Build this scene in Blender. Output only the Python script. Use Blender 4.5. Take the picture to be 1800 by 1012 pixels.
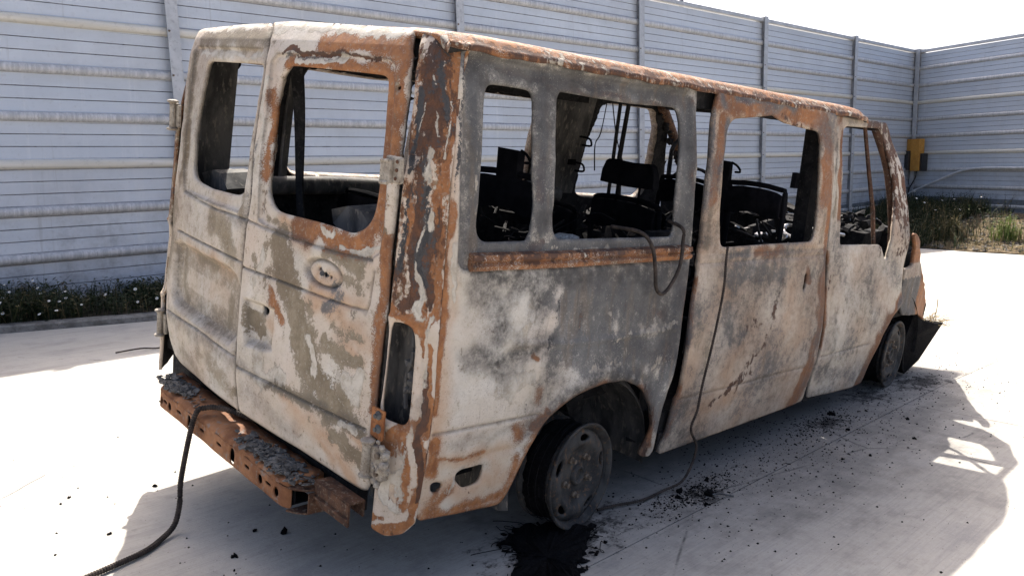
import bpy, bmesh, math, random
import numpy as np
from mathutils import Vector, Matrix
from mathutils.geometry import delaunay_2d_cdt

for o in list(bpy.data.objects):
    bpy.data.objects.remove(o)
SC = bpy.context.scene
COL = SC.collection
random.seed(7)
RNG = np.random.default_rng(11)

# ------------------------------------------------------------------ camera
cam_data = bpy.data.cameras.new('camera')
cam_data.sensor_width = 36.0
cam_data.lens = 29.4
cam_data.clip_start = 0.05
cam_data.clip_end = 2000
cam = bpy.data.objects.new('camera', cam_data)
COL.objects.link(cam)
cam.matrix_world = Matrix(((0.7192, 0.10767, -0.68641, -2.2271),
                           (-0.69477, 0.10171, -0.71201, -2.9482),
                           (-0.00684, 0.98897, 0.14795, 1.375),
                           (0, 0, 0, 1)))
SC.camera = cam

# ------------------------------------------------------------------ world, sun, exposure
SUN = Vector((0.48, 0.63, 1.0)).normalized()
EL = math.asin(SUN.z)
AZ = math.atan2(SUN.x, SUN.y)
world = bpy.data.worlds.new('World')
SC.world = world
world.use_nodes = True
wn = world.node_tree
wn.nodes.clear()
sky = wn.nodes.new('ShaderNodeTexSky')
sky.sky_type = 'NISHITA'
sky.sun_disc = False
sky.sun_elevation = EL
sky.sun_rotation = AZ
sky.air_density = 0.6
sky.dust_density = 5.0
sky.ozone_density = 0.0
bg = wn.nodes.new('ShaderNodeBackground')
bg.inputs['Strength'].default_value = 0.135
wo = wn.nodes.new('ShaderNodeOutputWorld')
wn.links.new(sky.outputs[0], bg.inputs[0])
wn.links.new(bg.outputs[0], wo.inputs[0])
sun_data = bpy.data.lights.new('sun', 'SUN')
sun_data.energy = 3.9
sun_data.angle = math.radians(0.53)
sun_data.color = (1.0, 0.95, 0.87)
sun = bpy.data.objects.new('sun', sun_data)
COL.objects.link(sun)
sun.location = (12, 14, 22)
sun.rotation_euler = SUN.to_track_quat('Z', 'Y').to_euler()
SC.view_settings.view_transform = 'Standard'
SC.view_settings.look = 'None'
SC.view_settings.exposure = 1.5
SC.view_settings.gamma = 1.0
SC.view_settings.use_curve_mapping = False
SC.cycles.max_bounces = 8

# ------------------------------------------------------------------ traced outlines (metres, surface coordinates)
POLY={
 'SP':[(-0.643,1.742),(-0.439,1.740),(-0.176,1.739),(0.122,1.738),(0.330,1.742),(0.575,1.745),(0.571,1.704),(0.559,1.638),(0.558,1.523),(0.551,1.378),(0.549,1.298),(0.556,1.108),(0.546,0.974),(0.531,0.745),(0.519,0.606),(0.486,0.494),(0.482,0.364),(0.492,0.262),(0.429,0.256),(0.397,0.268),(0.426,0.391),(0.380,0.492),(0.297,0.585),(0.182,0.631),(0.059,0.637),(-0.077,0.619),(-0.169,0.587),(-0.218,0.565),(-0.264,0.513),(-0.318,0.395),(-0.379,0.255),(-0.567,0.274),(-0.740,0.298),(-0.745,0.461),(-0.734,0.680),(-0.725,0.912),(-0.713,1.088),(-0.704,1.286),(-0.691,1.438),(-0.672,1.578)],
 'W1':[(-0.538,1.630),(-0.519,1.643),(-0.434,1.643),(-0.362,1.641),(-0.343,1.634),(-0.334,1.619),(-0.346,1.453),(-0.346,1.373),(-0.333,1.288),(-0.341,1.202),(-0.352,1.178),(-0.366,1.167),(-0.456,1.167),(-0.543,1.168),(-0.563,1.177),(-0.576,1.196),(-0.581,1.226),(-0.575,1.287),(-0.567,1.443),(-0.548,1.592)],
 'W2':[(-0.212,1.643),(-0.203,1.650),(-0.041,1.646),(0.168,1.643),(0.414,1.651),(0.451,1.650),(0.472,1.625),(0.477,1.530),(0.460,1.428),(0.451,1.306),(0.453,1.183),(0.437,1.162),(0.099,1.165),(-0.199,1.168),(-0.222,1.175),(-0.237,1.200),(-0.243,1.250),(-0.238,1.289),(-0.239,1.457),(-0.224,1.619)],
 'SD':[(0.695,1.741),(0.891,1.741),(1.327,1.743),(1.611,1.738),(1.748,1.728),(1.754,1.679),(1.724,1.518),(1.722,1.274),(1.722,1.099),(1.726,1.057),(1.770,0.816),(1.772,0.642),(1.780,0.499),(1.772,0.347),(1.767,0.273),(1.596,0.266),(1.028,0.256),(0.522,0.247),(0.551,0.350),(0.554,0.483),(0.574,0.549),(0.578,0.694),(0.582,0.879),(0.608,1.034),(0.601,1.125),(0.609,1.138),(0.612,1.274),(0.620,1.407),(0.649,1.553),(0.678,1.687)],
 'W3':[(0.773,1.584),(0.793,1.615),(0.825,1.640),(0.884,1.647),(1.024,1.662),(1.151,1.678),(1.256,1.653),(1.383,1.642),(1.531,1.637),(1.573,1.633),(1.596,1.616),(1.604,1.575),(1.583,1.433),(1.590,1.274),(1.588,1.168),(1.576,1.134),(1.548,1.118),(1.161,1.118),(0.779,1.115),(0.755,1.130),(0.731,1.251),(0.731,1.434)],
 'FD':[(1.767,1.726),(2.196,1.733),(2.667,1.741),(2.696,1.711),(2.751,1.612),(2.806,1.492),(2.802,1.382),(2.812,1.268),(2.812,1.114),(2.761,0.929),(2.767,0.828),(2.789,0.728),(2.665,0.657),(2.573,0.550),(2.498,0.377),(2.471,0.266),(2.393,0.250),(2.107,0.260),(1.825,0.280),(1.813,0.424),(1.826,0.508),(1.815,0.662),(1.797,0.805),(1.801,0.950),(1.763,1.055),(1.757,1.181),(1.728,1.459),(1.767,1.650)],
 'W4':[(1.892,1.663),(1.960,1.682),(2.453,1.698),(2.591,1.701),(2.628,1.637),(2.651,1.524),(2.653,1.416),(2.646,1.322),(2.582,1.165),(2.540,1.066),(2.514,0.993),(2.478,0.997),(2.424,1.063),(2.382,1.077),(1.905,1.090),(1.898,1.103),(1.857,1.357),(1.858,1.565)],
 'LD':[(0.822,1.751),(0.804,1.761),(0.513,1.771),(0.299,1.778),(0.126,1.783),(0.071,1.742),(0.040,1.695),(0.021,1.629),(0.006,1.507),(-0.001,1.330),(-0.003,1.173),(0.015,1.055),(0.012,0.926),(0.007,0.800),(0.003,0.642),(-0.006,0.531),(-0.020,0.369),(0.180,0.370),(0.406,0.376),(0.575,0.372),(0.638,0.386),(0.699,0.443),(0.761,0.563),(0.779,0.725),(0.764,0.913),(0.762,1.103),(0.730,1.286),(0.726,1.390),(0.757,1.513),(0.796,1.703)],
 'WL':[(0.569,1.609),(0.557,1.623),(0.522,1.629),(0.289,1.631),(0.074,1.634),(0.041,1.632),(0.030,1.620),(0.019,1.470),(0.019,1.298),(0.033,1.230),(0.064,1.181),(0.089,1.167),(0.116,1.159),(0.346,1.150),(0.518,1.158),(0.564,1.174),(0.582,1.211),(0.585,1.319),(0.573,1.469)],
 'RD':[(0.116,1.785),(-0.037,1.790),(-0.185,1.787),(-0.549,1.779),(-0.672,1.775),(-0.690,1.766),(-0.739,1.687),(-0.764,1.590),(-0.775,1.493),(-0.779,1.421),(-0.793,1.277),(-0.793,1.167),(-0.795,1.067),(-0.805,0.945),(-0.796,0.884),(-0.799,0.801),(-0.797,0.763),(-0.806,0.613),(-0.802,0.489),(-0.806,0.400),(-0.799,0.378),(-0.785,0.362),(-0.757,0.354),(-0.681,0.358),(-0.447,0.376),(-0.202,0.376),(-0.033,0.374),(-0.019,0.535),(-0.009,0.646),(-0.005,0.803),(-0.001,0.929),(0.002,1.057),(-0.016,1.175),(-0.013,1.331),(-0.006,1.507),(0.009,1.629),(0.028,1.695),(0.059,1.742)],
 'WR':[(-0.122,1.620),(-0.129,1.630),(-0.159,1.637),(-0.311,1.636),(-0.488,1.635),(-0.624,1.633),(-0.644,1.629),(-0.656,1.618),(-0.662,1.597),(-0.685,1.484),(-0.698,1.360),(-0.698,1.278),(-0.696,1.242),(-0.685,1.205),(-0.659,1.174),(-0.635,1.160),(-0.607,1.149),(-0.568,1.149),(-0.524,1.153),(-0.436,1.154),(-0.280,1.150),(-0.217,1.149),(-0.171,1.157),(-0.137,1.177),(-0.110,1.219),(-0.116,1.285),(-0.109,1.400),(-0.093,1.542),(-0.097,1.597)],
 'TAIL':[(0.132,0.921),(0.285,0.926),(0.403,0.923),(0.484,0.913),(0.530,0.895),(0.561,0.859),(0.562,0.768),(0.565,0.641),(0.532,0.624),(0.473,0.619),(0.164,0.624),(0.117,0.646),(0.090,0.682),(0.078,0.805),(0.090,0.894)],
 'KEY':[(-0.443,1.019),(-0.465,1.031),(-0.530,1.033),(-0.556,1.020),(-0.573,1.001),(-0.539,0.978),(-0.466,0.971),(-0.424,0.982)],
 'HREC':[(-0.053,0.806),(-0.127,0.811),(-0.242,0.815),(-0.247,0.766),(-0.248,0.681),(-0.205,0.668),(-0.081,0.659),(-0.066,0.740)],
 'HH1':[(-0.129,0.801),(-0.156,0.804),(-0.160,0.781),(-0.133,0.776)],
 'HH2':[(-0.214,0.802),(-0.236,0.804),(-0.238,0.776),(-0.216,0.774)],
 'PLATE':[(0.685,0.864),(0.625,0.883),(0.113,0.885),(0.043,0.866),(0.023,0.835),(0.019,0.653),(0.051,0.624),(0.105,0.625),(0.573,0.621),(0.648,0.634),(0.666,0.671)],
 'SLOT':[(1.533,0.962),(1.557,0.961),(1.551,0.908),(1.545,0.883),(1.527,0.885),(1.530,0.923)],
 'HOLE1':[(-0.702,0.415),(-0.687,0.419),(-0.666,0.413),(-0.654,0.400),(-0.660,0.386),(-0.675,0.379),(-0.694,0.385),(-0.702,0.401)],
 'HOLE2':[(-0.600,0.433),(-0.486,0.437),(-0.481,0.406),(-0.489,0.374),(-0.512,0.366),(-0.564,0.366),(-0.591,0.392),(-0.602,0.409)],
 'RECESS':[(-0.623,1.719),(-0.536,1.721),(-0.179,1.713),(0.124,1.713),(0.533,1.711),(0.514,1.421),(0.546,1.109),(0.529,1.062),(-0.606,1.086),(-0.640,1.091),(-0.657,1.113),(-0.663,1.385)],
}
CREASE={
 'swage':[(-0.724,0.589),(-0.519,0.581),(-0.264,0.572)],
 'swageD':[(0.555,0.488),(1.061,0.484),(1.645,0.480)],
 'swageF':[(1.827,0.507),(1.975,0.508),(2.429,0.510)],
 'waist':[(0.618,1.053),(0.932,1.051),(1.715,1.049)],
 'mid':[(-0.406,0.836),(-0.142,0.810),(0.175,0.798),(0.503,0.800)],
 'rub':[(-0.626,1.113),(-0.170,1.104),(0.559,1.102)],
 'crA':[(0.628,1.099),(0.276,1.085),(-0.001,1.089),(-0.320,1.078),(-0.566,1.079),(-0.724,1.088)],
 'crB':[(0.669,0.930),(0.303,0.936),(0.015,0.932)],
 'crB2':[(0.004,0.919),(-0.240,0.925),(-0.473,0.925),(-0.646,0.927),(-0.724,0.933)],
 'crBv':[(-0.724,0.933),(-0.733,0.953),(-0.738,1.051)],
 'crC':[(0.735,0.571),(0.346,0.590),(0.000,0.580)],
 'crC2':[(-0.013,0.553),(-0.269,0.564),(-0.536,0.568),(-0.773,0.569)],
 'frL':[(0.716,1.685),(0.389,1.687),(0.067,1.688),(0.025,1.481),(0.030,1.260),(0.040,1.146),(0.078,1.104),(0.628,1.099),(0.653,1.204),(0.650,1.414),(0.706,1.643)],
 'frR':[(-0.051,1.673),(-0.404,1.690),(-0.652,1.682),(-0.686,1.665),(-0.718,1.559),(-0.743,1.394),(-0.756,1.193),(-0.750,1.114),(-0.712,1.086),(-0.448,1.080),(-0.137,1.088),(-0.086,1.105),(-0.073,1.273),(-0.069,1.469),(-0.032,1.643)],
 'ledge':[(0.756,1.085),(1.709,1.077)],
}
# wear marks, and a shade stroke in the plate recess: surface, kind, radius (m), strength, path in surface coordinates
WEAR=[
('r','O',0.046,0.92,[(0.667,1.718),(0.430,1.724),(0.215,1.722),(0.084,1.720)]),
('r','C',0.019,1.00,[(0.689,1.758),(0.387,1.766),(0.147,1.771)]),
('r','C',0.014,1.00,[(0.664,1.655),(0.359,1.657),(0.069,1.659)]),
('r','O',0.024,0.92,[(0.723,1.666),(0.685,1.527),(0.649,1.321),(0.668,1.132)]),
('r','O',0.057,0.80,[(0.731,1.051),(0.754,0.925),(0.739,0.779)]),
('r','O',0.063,0.92,[(0.268,1.045),(0.157,1.010),(0.125,0.973)]),
('r','O',0.030,0.80,[(0.055,1.102),(0.052,1.165)]),
('r','O',0.032,0.80,[(0.632,0.850),(0.611,0.709),(0.553,0.662)]),
('r','T',0.038,1.00,[(0.545,0.868),(0.289,0.870),(0.106,0.874)]),
('r','O',0.029,0.92,[(0.473,0.859),(0.275,0.855)]),
('r','O',0.049,0.92,[(0.098,0.763),(0.114,0.693)]),
('r','S',0.038,0.60,[(0.579,0.644),(0.298,0.645),(0.037,0.648)]),  # shade painted along the foot of the plate recess
('r','S',0.028,0.70,[(0.705,0.561),(0.341,0.568),(0.011,0.564)]),
('r','O',0.043,0.69,[(0.301,0.504),(0.105,0.472),(0.003,0.437)]),
('r','O',0.038,0.57,[(0.527,0.461),(0.350,0.418)]),
('r','T',0.052,0.60,[(0.327,0.775),(0.160,0.770)]),
('r','S',0.020,0.70,[(0.121,1.081),(0.025,1.065)]),
('r','G',0.017,0.60,[(0.001,1.172),(0.012,1.089),(-0.044,1.369)]),
('r','C',0.022,1.00,[(0.050,1.764),(-0.203,1.771),(-0.457,1.765),(-0.658,1.760)]),
('r','R',0.025,1.00,[(-0.307,1.722),(-0.472,1.720),(-0.632,1.719),(-0.703,1.700)]),
('r','O',0.025,1.03,[(-0.558,1.738),(-0.594,1.718)]),
('r','D',0.007,1.00,[(-0.078,1.678),(-0.217,1.685),(-0.377,1.685),(-0.525,1.678),(-0.605,1.676)]),
('r','G',0.011,0.70,[(-0.088,1.665),(-0.230,1.666),(-0.416,1.671)]),
('r','C',0.013,1.00,[(-0.169,1.654),(-0.332,1.659),(-0.444,1.672)]),
('r','R',0.017,1.00,[(-0.102,1.642),(-0.307,1.649),(-0.486,1.649),(-0.648,1.641)]),
('r','R',0.028,1.00,[(-0.683,1.623),(-0.704,1.541),(-0.716,1.425),(-0.723,1.324),(-0.719,1.239)]),
('r','R',0.014,0.95,[(-0.695,1.726),(-0.734,1.643),(-0.751,1.528),(-0.762,1.413)]),
('r','O',0.013,1.03,[(-0.711,1.641),(-0.727,1.543),(-0.731,1.443)]),
('r','O',0.019,0.98,[(-0.713,1.280),(-0.729,1.240),(-0.714,1.212)]),
('r','R',0.027,1.00,[(-0.696,1.183),(-0.665,1.133),(-0.560,1.114),(-0.441,1.123),(-0.312,1.125)]),
('r','C',0.017,0.95,[(-0.455,1.131),(-0.515,1.129)]),
('r','C',0.012,1.00,[(-0.563,1.096),(-0.696,1.104),(-0.731,1.120)]),
('r','R',0.012,0.90,[(-0.075,1.538),(-0.096,1.432),(-0.101,1.336),(-0.100,1.257)]),
('r','C',0.019,1.00,[(-0.032,1.584),(-0.049,1.428),(-0.057,1.271)]),
('r','T',0.034,1.00,[(-0.207,1.120),(-0.316,1.100),(-0.414,1.096)]),
('r','O',0.018,0.92,[(-0.363,1.115),(-0.399,1.093)]),
('r','O',0.012,0.69,[(-0.132,1.113),(-0.246,1.103)]),
('r','R',0.018,0.95,[(-0.781,1.163),(-0.788,1.061),(-0.790,0.922),(-0.795,0.781),(-0.800,0.637)]),
('r','O',0.016,1.03,[(-0.756,1.193),(-0.768,1.092)]),
('r','O',0.068,1.15,[(-0.257,1.037),(-0.277,0.982),(-0.292,0.936)]),
('r','O',0.060,1.15,[(-0.318,0.923),(-0.374,0.857),(-0.437,0.776),(-0.498,0.696),(-0.572,0.621),(-0.648,0.598)]),
('r','R',0.016,0.95,[(-0.238,0.875),(-0.257,0.829),(-0.285,0.796)]),
('r','O',0.028,0.86,[(-0.543,0.785),(-0.646,0.766),(-0.727,0.762)]),
('r','O',0.019,0.69,[(-0.577,0.841),(-0.715,0.831)]),
('r','T',0.037,1.00,[(-0.431,0.900),(-0.524,0.894),(-0.572,0.868)]),
('r','T',0.036,1.00,[(-0.622,0.825),(-0.682,0.795),(-0.727,0.762)]),
('r','T',0.055,1.00,[(-0.474,0.920),(-0.596,0.893),(-0.715,0.831)]),
('r','O',0.036,0.98,[(-0.537,1.082),(-0.678,1.056)]),
('r','O',0.025,0.69,[(-0.592,1.002),(-0.686,1.004)]),
('r','G',0.019,0.80,[(-0.554,0.975),(-0.601,0.949),(-0.526,0.885)]),
('r','T',0.025,1.00,[(-0.462,0.993),(-0.444,0.951),(-0.577,1.008)]),
('r','T',0.032,1.00,[(-0.473,0.929),(-0.589,0.937),(-0.696,0.944)]),
('r','C',0.022,1.00,[(-0.452,0.780),(-0.527,0.704),(-0.519,0.664)]),
('r','C',0.029,1.00,[(-0.657,0.704),(-0.720,0.649),(-0.733,0.727)]),
('r','C',0.039,1.00,[(-0.171,0.684),(-0.174,0.559),(-0.333,0.608)]),
('r','C',0.029,1.00,[(-0.154,0.987),(-0.091,0.892)]),
('r','O',0.020,0.69,[(-0.097,0.975),(-0.105,0.926)]),
('r','O',0.026,1.09,[(-0.086,0.766),(-0.104,0.718),(-0.148,0.698)]),
('r','T',0.031,1.00,[(-0.178,0.748),(-0.236,0.743)]),
('r','O',0.026,0.92,[(-0.269,0.567),(-0.473,0.571),(-0.654,0.562),(-0.763,0.551)]),
('r','O',0.029,0.98,[(-0.633,0.506),(-0.720,0.479),(-0.777,0.442)]),
('r','T',0.025,1.00,[(-0.343,0.550),(-0.466,0.509),(-0.565,0.463),(-0.645,0.413)]),
('r','T',0.033,1.00,[(-0.670,0.441),(-0.732,0.387)]),
('r','T',0.028,1.00,[(-0.725,0.538),(-0.768,0.515)]),
('r','T',0.049,1.00,[(-0.417,0.512),(-0.577,0.487),(-0.722,0.460)]),
('r','S',0.034,0.50,[(-0.080,0.487),(-0.246,0.455),(-0.427,0.434)]),
('r','S',0.018,0.80,[(-0.027,0.557),(-0.269,0.564),(-0.536,0.568),(-0.760,0.569)]),
('r','C',0.017,1.00,[(-0.655,0.552),(-0.737,0.551)]),
('c','D',0.044,1.00,[(0.338,1.707),(0.445,1.635),(0.452,1.538),(0.442,1.458)]),
('c','R',0.015,1.00,[(0.760,1.706),(0.855,1.576),(0.852,1.448),(0.852,1.317)]),
('c','R',0.014,0.80,[(-0.100,1.700),(-0.100,1.678)]),
('c','R',0.023,0.80,[(0.630,1.493),(0.618,1.412)]),
('c','K',0.012,0.90,[(0.160,1.599),(0.251,1.503),(0.211,1.438),(0.161,1.372)]),
('c','C',0.008,0.78,[(-0.100,1.723),(-0.100,1.660),(-0.100,1.580),(-0.040,1.483)]),
('c','G',0.008,0.90,[(-0.015,1.508),(-0.005,1.451),(-0.055,1.417)]),
('c','C',0.005,0.78,[(-0.100,1.704),(-0.100,1.694),(-0.100,1.662)]),
('c','C',0.005,0.78,[(0.400,1.700),(0.557,1.620)]),
('c','C',0.005,0.78,[(0.305,1.569),(0.309,1.512),(0.277,1.479)]),
('c','C',0.007,0.78,[(0.494,1.547),(0.535,1.499),(0.614,1.476)]),
('c','C',0.007,0.78,[(0.768,1.575),(0.796,1.479),(0.781,1.414)]),
('c','O',0.017,0.80,[(0.646,1.557),(0.693,1.478)]),
('c','C',0.013,0.78,[(0.551,1.427),(0.532,1.387),(0.566,1.347)]),
('c','R',0.012,0.90,[(0.261,1.495),(0.225,1.463)]),
('c','R',0.015,1.00,[(0.238,1.291),(0.226,1.241),(0.293,1.176)]),
('c','D',0.017,1.00,[(0.419,1.328),(0.430,1.213),(0.424,1.130),(0.407,1.011),(0.328,0.974)]),
('c','K',0.012,0.80,[(0.151,1.289),(0.132,1.171),(0.149,1.087)]),
('c','C',0.012,0.78,[(0.683,1.324),(0.653,1.274),(0.580,1.216)]),
('c','R',0.020,1.00,[(0.769,1.300),(0.782,1.185),(0.780,1.102),(0.791,1.035)]),
('c','O',0.012,0.90,[(0.733,1.333),(0.726,1.300)]),
('c','C',0.005,0.78,[(0.503,1.247),(0.478,1.181),(0.482,1.114),(0.488,1.064)]),
('c','C',0.013,0.78,[(0.489,1.081),(0.552,1.032),(0.499,0.980),(0.628,0.949)]),
('c','K',0.010,0.90,[(0.559,1.099),(0.592,1.049)]),
('c','R',0.010,1.00,[(0.543,0.989),(0.609,0.948),(0.690,0.899),(0.675,0.847)]),
('c','R',0.013,0.85,[(0.785,1.001),(0.848,0.984),(0.764,0.933)]),
('c','C',0.015,0.78,[(0.777,0.950),(0.766,0.865),(0.782,0.745)]),
('c','O',0.010,0.80,[(0.228,1.039),(0.228,0.970)]),
('c','R',0.010,1.00,[(0.102,0.956),(0.422,0.943),(0.577,0.914)]),
('c','R',0.008,0.90,[(0.914,1.152),(0.913,1.018),(0.899,0.950)]),
('c','R',0.009,1.00,[(0.842,0.882),(0.880,0.745),(0.950,0.602)]),
('c','D',0.009,1.00,[(0.799,0.797),(0.786,0.675),(0.844,0.530),(0.950,0.373)]),
('c','R',0.011,1.00,[(0.743,0.639),(0.888,0.548),(0.915,0.434),(0.906,0.315)]),
('c','C',0.018,0.78,[(0.590,0.546),(0.503,0.468),(0.623,0.376)]),
('c','R',0.016,0.90,[(0.465,0.605),(0.352,0.572),(0.282,0.531)]),
('c','C',0.029,0.78,[(0.428,0.446),(0.283,0.379),(0.498,0.352)]),
('c','R',0.013,0.85,[(0.146,0.426),(0.303,0.380),(0.391,0.367)]),
('c','R',0.009,0.90,[(0.168,0.312),(0.249,0.309)]),
('c','R',0.011,0.90,[(0.554,0.563),(0.610,0.472),(0.650,0.357)]),
('c','R',0.011,1.00,[(0.203,0.266),(0.562,0.275),(0.918,0.294)]),
('c','T',0.036,1.00,[(0.546,0.412),(0.773,0.377)]),
('c','S',0.014,0.60,[(0.672,0.709),(0.740,0.603)]),
('s','G',0.054,1.00,[(-0.618,1.697),(-0.443,1.692),(-0.180,1.693),(0.122,1.695),(0.512,1.690)]),
('s','G',0.047,1.00,[(-0.599,1.650),(-0.600,1.470),(-0.601,1.302),(-0.606,1.166)]),
('s','G',0.051,1.00,[(-0.294,1.628),(-0.307,1.432),(-0.286,1.212)]),
('s','G',0.063,1.00,[(0.515,1.637),(0.503,1.421),(0.504,1.200)]),
('s','G',0.055,1.00,[(-0.587,1.148),(-0.338,1.139),(-0.025,1.138),(0.495,1.133)]),
('s','R',0.009,0.70,[(-0.491,1.686),(-0.290,1.682),(0.058,1.689)]),
('s','R',0.009,0.70,[(-0.265,1.663),(-0.007,1.658),(0.395,1.648)]),
('s','R',0.016,0.80,[(0.417,1.692),(0.491,1.667),(0.542,1.682)]),
('s','O',0.013,0.80,[(-0.291,1.664),(-0.225,1.653),(-0.229,1.625)]),
('s','O',0.018,0.70,[(0.123,1.705),(0.292,1.701),(0.475,1.708)]),
('s','R',0.011,1.35,[(-0.312,1.423),(-0.311,1.359),(-0.310,1.314)]),
('s','R',0.013,1.35,[(-0.326,1.148),(-0.281,1.156)]),
('s','O',0.013,0.80,[(-0.302,1.268),(-0.311,1.194)]),
('s','R',0.008,0.80,[(0.553,1.618),(0.542,1.466),(0.539,1.312)]),
('s','C',0.010,0.68,[(-0.631,1.727),(-0.606,1.698),(-0.623,1.647)]),
('s','C',0.010,0.72,[(-0.634,1.468),(-0.629,1.336),(-0.628,1.218)]),
('s','C',0.010,0.59,[(-0.579,1.504),(-0.589,1.387),(-0.589,1.251)]),
('s','C',0.012,0.64,[(-0.201,1.135),(0.008,1.127),(0.238,1.128)]),
('s','C',0.009,0.51,[(-0.284,1.128),(-0.202,1.138)]),
('s','S',0.021,0.92,[(-0.605,1.714),(-0.514,1.709)]),
('s','S',0.033,0.80,[(-0.538,1.129),(-0.440,1.125)]),
('s','S',0.034,0.57,[(-0.004,1.692),(0.122,1.685)]),
('s','R',0.008,1.35,[(-0.696,1.285),(-0.699,1.152),(-0.709,1.051),(-0.721,0.949)]),
('s','C',0.014,0.78,[(-0.670,1.252),(-0.675,1.117),(-0.676,1.014)]),
('s','G',0.144,1.00,[(-0.128,0.974),(0.090,0.959),(0.334,0.941)]),
('s','G',0.122,0.95,[(-0.113,0.813),(0.112,0.766),(0.400,0.710)]),
('s','G',0.080,1.00,[(0.492,1.020),(0.498,0.837),(0.488,0.652)]),
('s','G',0.069,1.00,[(0.460,0.607),(0.400,0.545),(0.486,0.405)]),
('s','S',0.054,1.03,[(-0.555,1.023),(-0.478,0.964),(-0.472,0.871)]),
('s','S',0.039,1.15,[(-0.435,1.061),(-0.341,1.009),(-0.310,0.959)]),
('s','S',0.039,1.15,[(-0.570,0.813),(-0.466,0.787),(-0.338,0.799),(-0.257,0.819)]),
('s','S',0.030,1.03,[(-0.515,0.775),(-0.463,0.740)]),
('s','S',0.050,0.80,[(-0.209,0.744),(-0.237,0.627),(-0.287,0.594)]),
('s','S',0.063,0.92,[(-0.165,1.056),(0.147,1.039),(0.471,1.033)]),
('s','S',0.077,0.57,[(-0.029,0.886),(0.345,0.851)]),
('s','C',0.034,0.72,[(-0.364,0.963),(-0.346,0.905),(-0.381,0.843)]),
('s','C',0.035,0.68,[(-0.436,0.717),(-0.304,0.717),(-0.482,0.667)]),
('s','C',0.015,0.72,[(0.107,0.805),(0.279,0.807),(0.502,0.814)]),
('s','C',0.020,0.64,[(0.143,0.784),(0.183,0.725),(0.052,0.710)]),
('s','C',0.017,0.68,[(-0.026,0.699),(0.086,0.694),(0.153,0.696)]),
('s','C',0.012,0.59,[(0.065,0.898),(0.136,0.849)]),
('s','R',0.018,0.72,[(0.342,0.878),(0.400,0.857)]),
('s','T',0.037,1.00,[(0.364,0.703),(0.457,0.714),(0.491,0.745)]),
('s','R',0.019,0.80,[(0.444,0.723),(0.487,0.687),(0.404,0.682)]),
('s','C',0.021,0.64,[(0.347,0.694),(0.448,0.657),(0.338,0.649)]),
('s','O',0.021,0.80,[(0.227,0.664),(0.327,0.615)]),
('s','R',0.009,1.35,[(-0.304,0.786),(-0.287,0.770)]),
('s','R',0.008,1.35,[(-0.711,0.974),(-0.717,0.880),(-0.727,0.777),(-0.726,0.653)]),
('s','T',0.028,0.80,[(-0.682,1.049),(-0.697,0.913),(-0.713,0.793)]),
('s','R',0.013,0.70,[(-0.278,0.654),(-0.278,0.623)]),
('s','R',0.011,1.35,[(-0.230,0.588),(-0.259,0.558),(-0.289,0.522)]),
('s','O',0.021,0.90,[(0.200,0.627),(0.323,0.557),(0.403,0.471)]),
('s','R',0.013,1.35,[(0.361,0.551),(0.417,0.443),(0.436,0.312)]),
('s','D',0.017,0.58,[(0.317,0.582),(0.395,0.473),(0.420,0.276)]),
('s','R',0.016,0.85,[(-0.373,0.539),(-0.334,0.510)]),
('s','S',0.017,0.46,[(-0.634,0.542),(-0.488,0.531),(-0.307,0.546)]),
('s','R',0.006,0.80,[(-0.708,0.497),(-0.626,0.490),(-0.504,0.481)]),
('s','T',0.030,1.00,[(-0.706,0.491),(-0.551,0.475),(-0.399,0.472)]),
('s','T',0.044,1.00,[(-0.671,0.372),(-0.524,0.354),(-0.399,0.364)]),
('s','R',0.012,1.35,[(-0.715,0.559),(-0.717,0.464)]),
('s','R',0.014,0.85,[(-0.705,0.317),(-0.585,0.299),(-0.457,0.284),(-0.384,0.304)]),
('s','T',0.035,1.00,[(-0.667,0.351),(-0.648,0.315)]),
('s','T',0.032,1.00,[(-0.507,0.332),(-0.461,0.298),(-0.432,0.308)]),
('s','R',0.011,0.80,[(-0.343,0.438),(-0.356,0.354),(-0.374,0.288)]),
('s','T',0.032,1.00,[(-0.471,0.340),(-0.421,0.349),(-0.424,0.414)]),
('s','D',0.014,0.50,[(-0.606,0.396),(-0.519,0.331)]),
('s','R',0.015,0.80,[(-0.683,0.376),(-0.687,0.336),(-0.623,0.363)]),
('s','C',0.015,0.59,[(-0.622,0.359),(-0.625,0.319),(-0.615,0.439)]),
('s','O',0.016,0.60,[(-0.314,0.453),(-0.285,0.501)]),
('s','R',0.028,1.35,[(0.723,1.708),(0.979,1.695),(1.174,1.711),(1.493,1.698),(1.636,1.682)]),
('s','G',0.021,0.95,[(0.845,1.726),(1.077,1.732),(1.331,1.731)]),
('s','G',0.020,0.90,[(0.725,1.731),(0.747,1.688)]),
('s','R',0.019,1.35,[(0.735,1.642),(0.700,1.517),(0.668,1.381),(0.659,1.324)]),
('s','G',0.014,0.95,[(0.772,1.622),(0.743,1.519),(0.704,1.427)]),
('s','G',0.014,0.80,[(0.677,1.649),(0.644,1.492)]),
('s','O',0.022,0.80,[(0.660,1.312),(0.653,1.198),(0.639,1.129)]),
('s','C',0.016,0.59,[(0.643,1.105),(0.633,1.064)]),
('s','R',0.034,1.35,[(1.651,1.643),(1.651,1.483),(1.652,1.320)]),
('s','O',0.027,0.70,[(1.658,1.238),(1.654,1.126)]),
('s','D',0.016,0.58,[(1.223,1.683),(1.378,1.646),(1.516,1.640)]),
('s','R',0.022,0.85,[(1.044,1.084),(1.271,1.084)]),
('s','G',0.024,0.80,[(0.836,1.079),(0.974,1.079)]),
('s','T',0.069,1.00,[(1.434,1.078),(1.668,1.070),(1.708,0.898)]),
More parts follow.
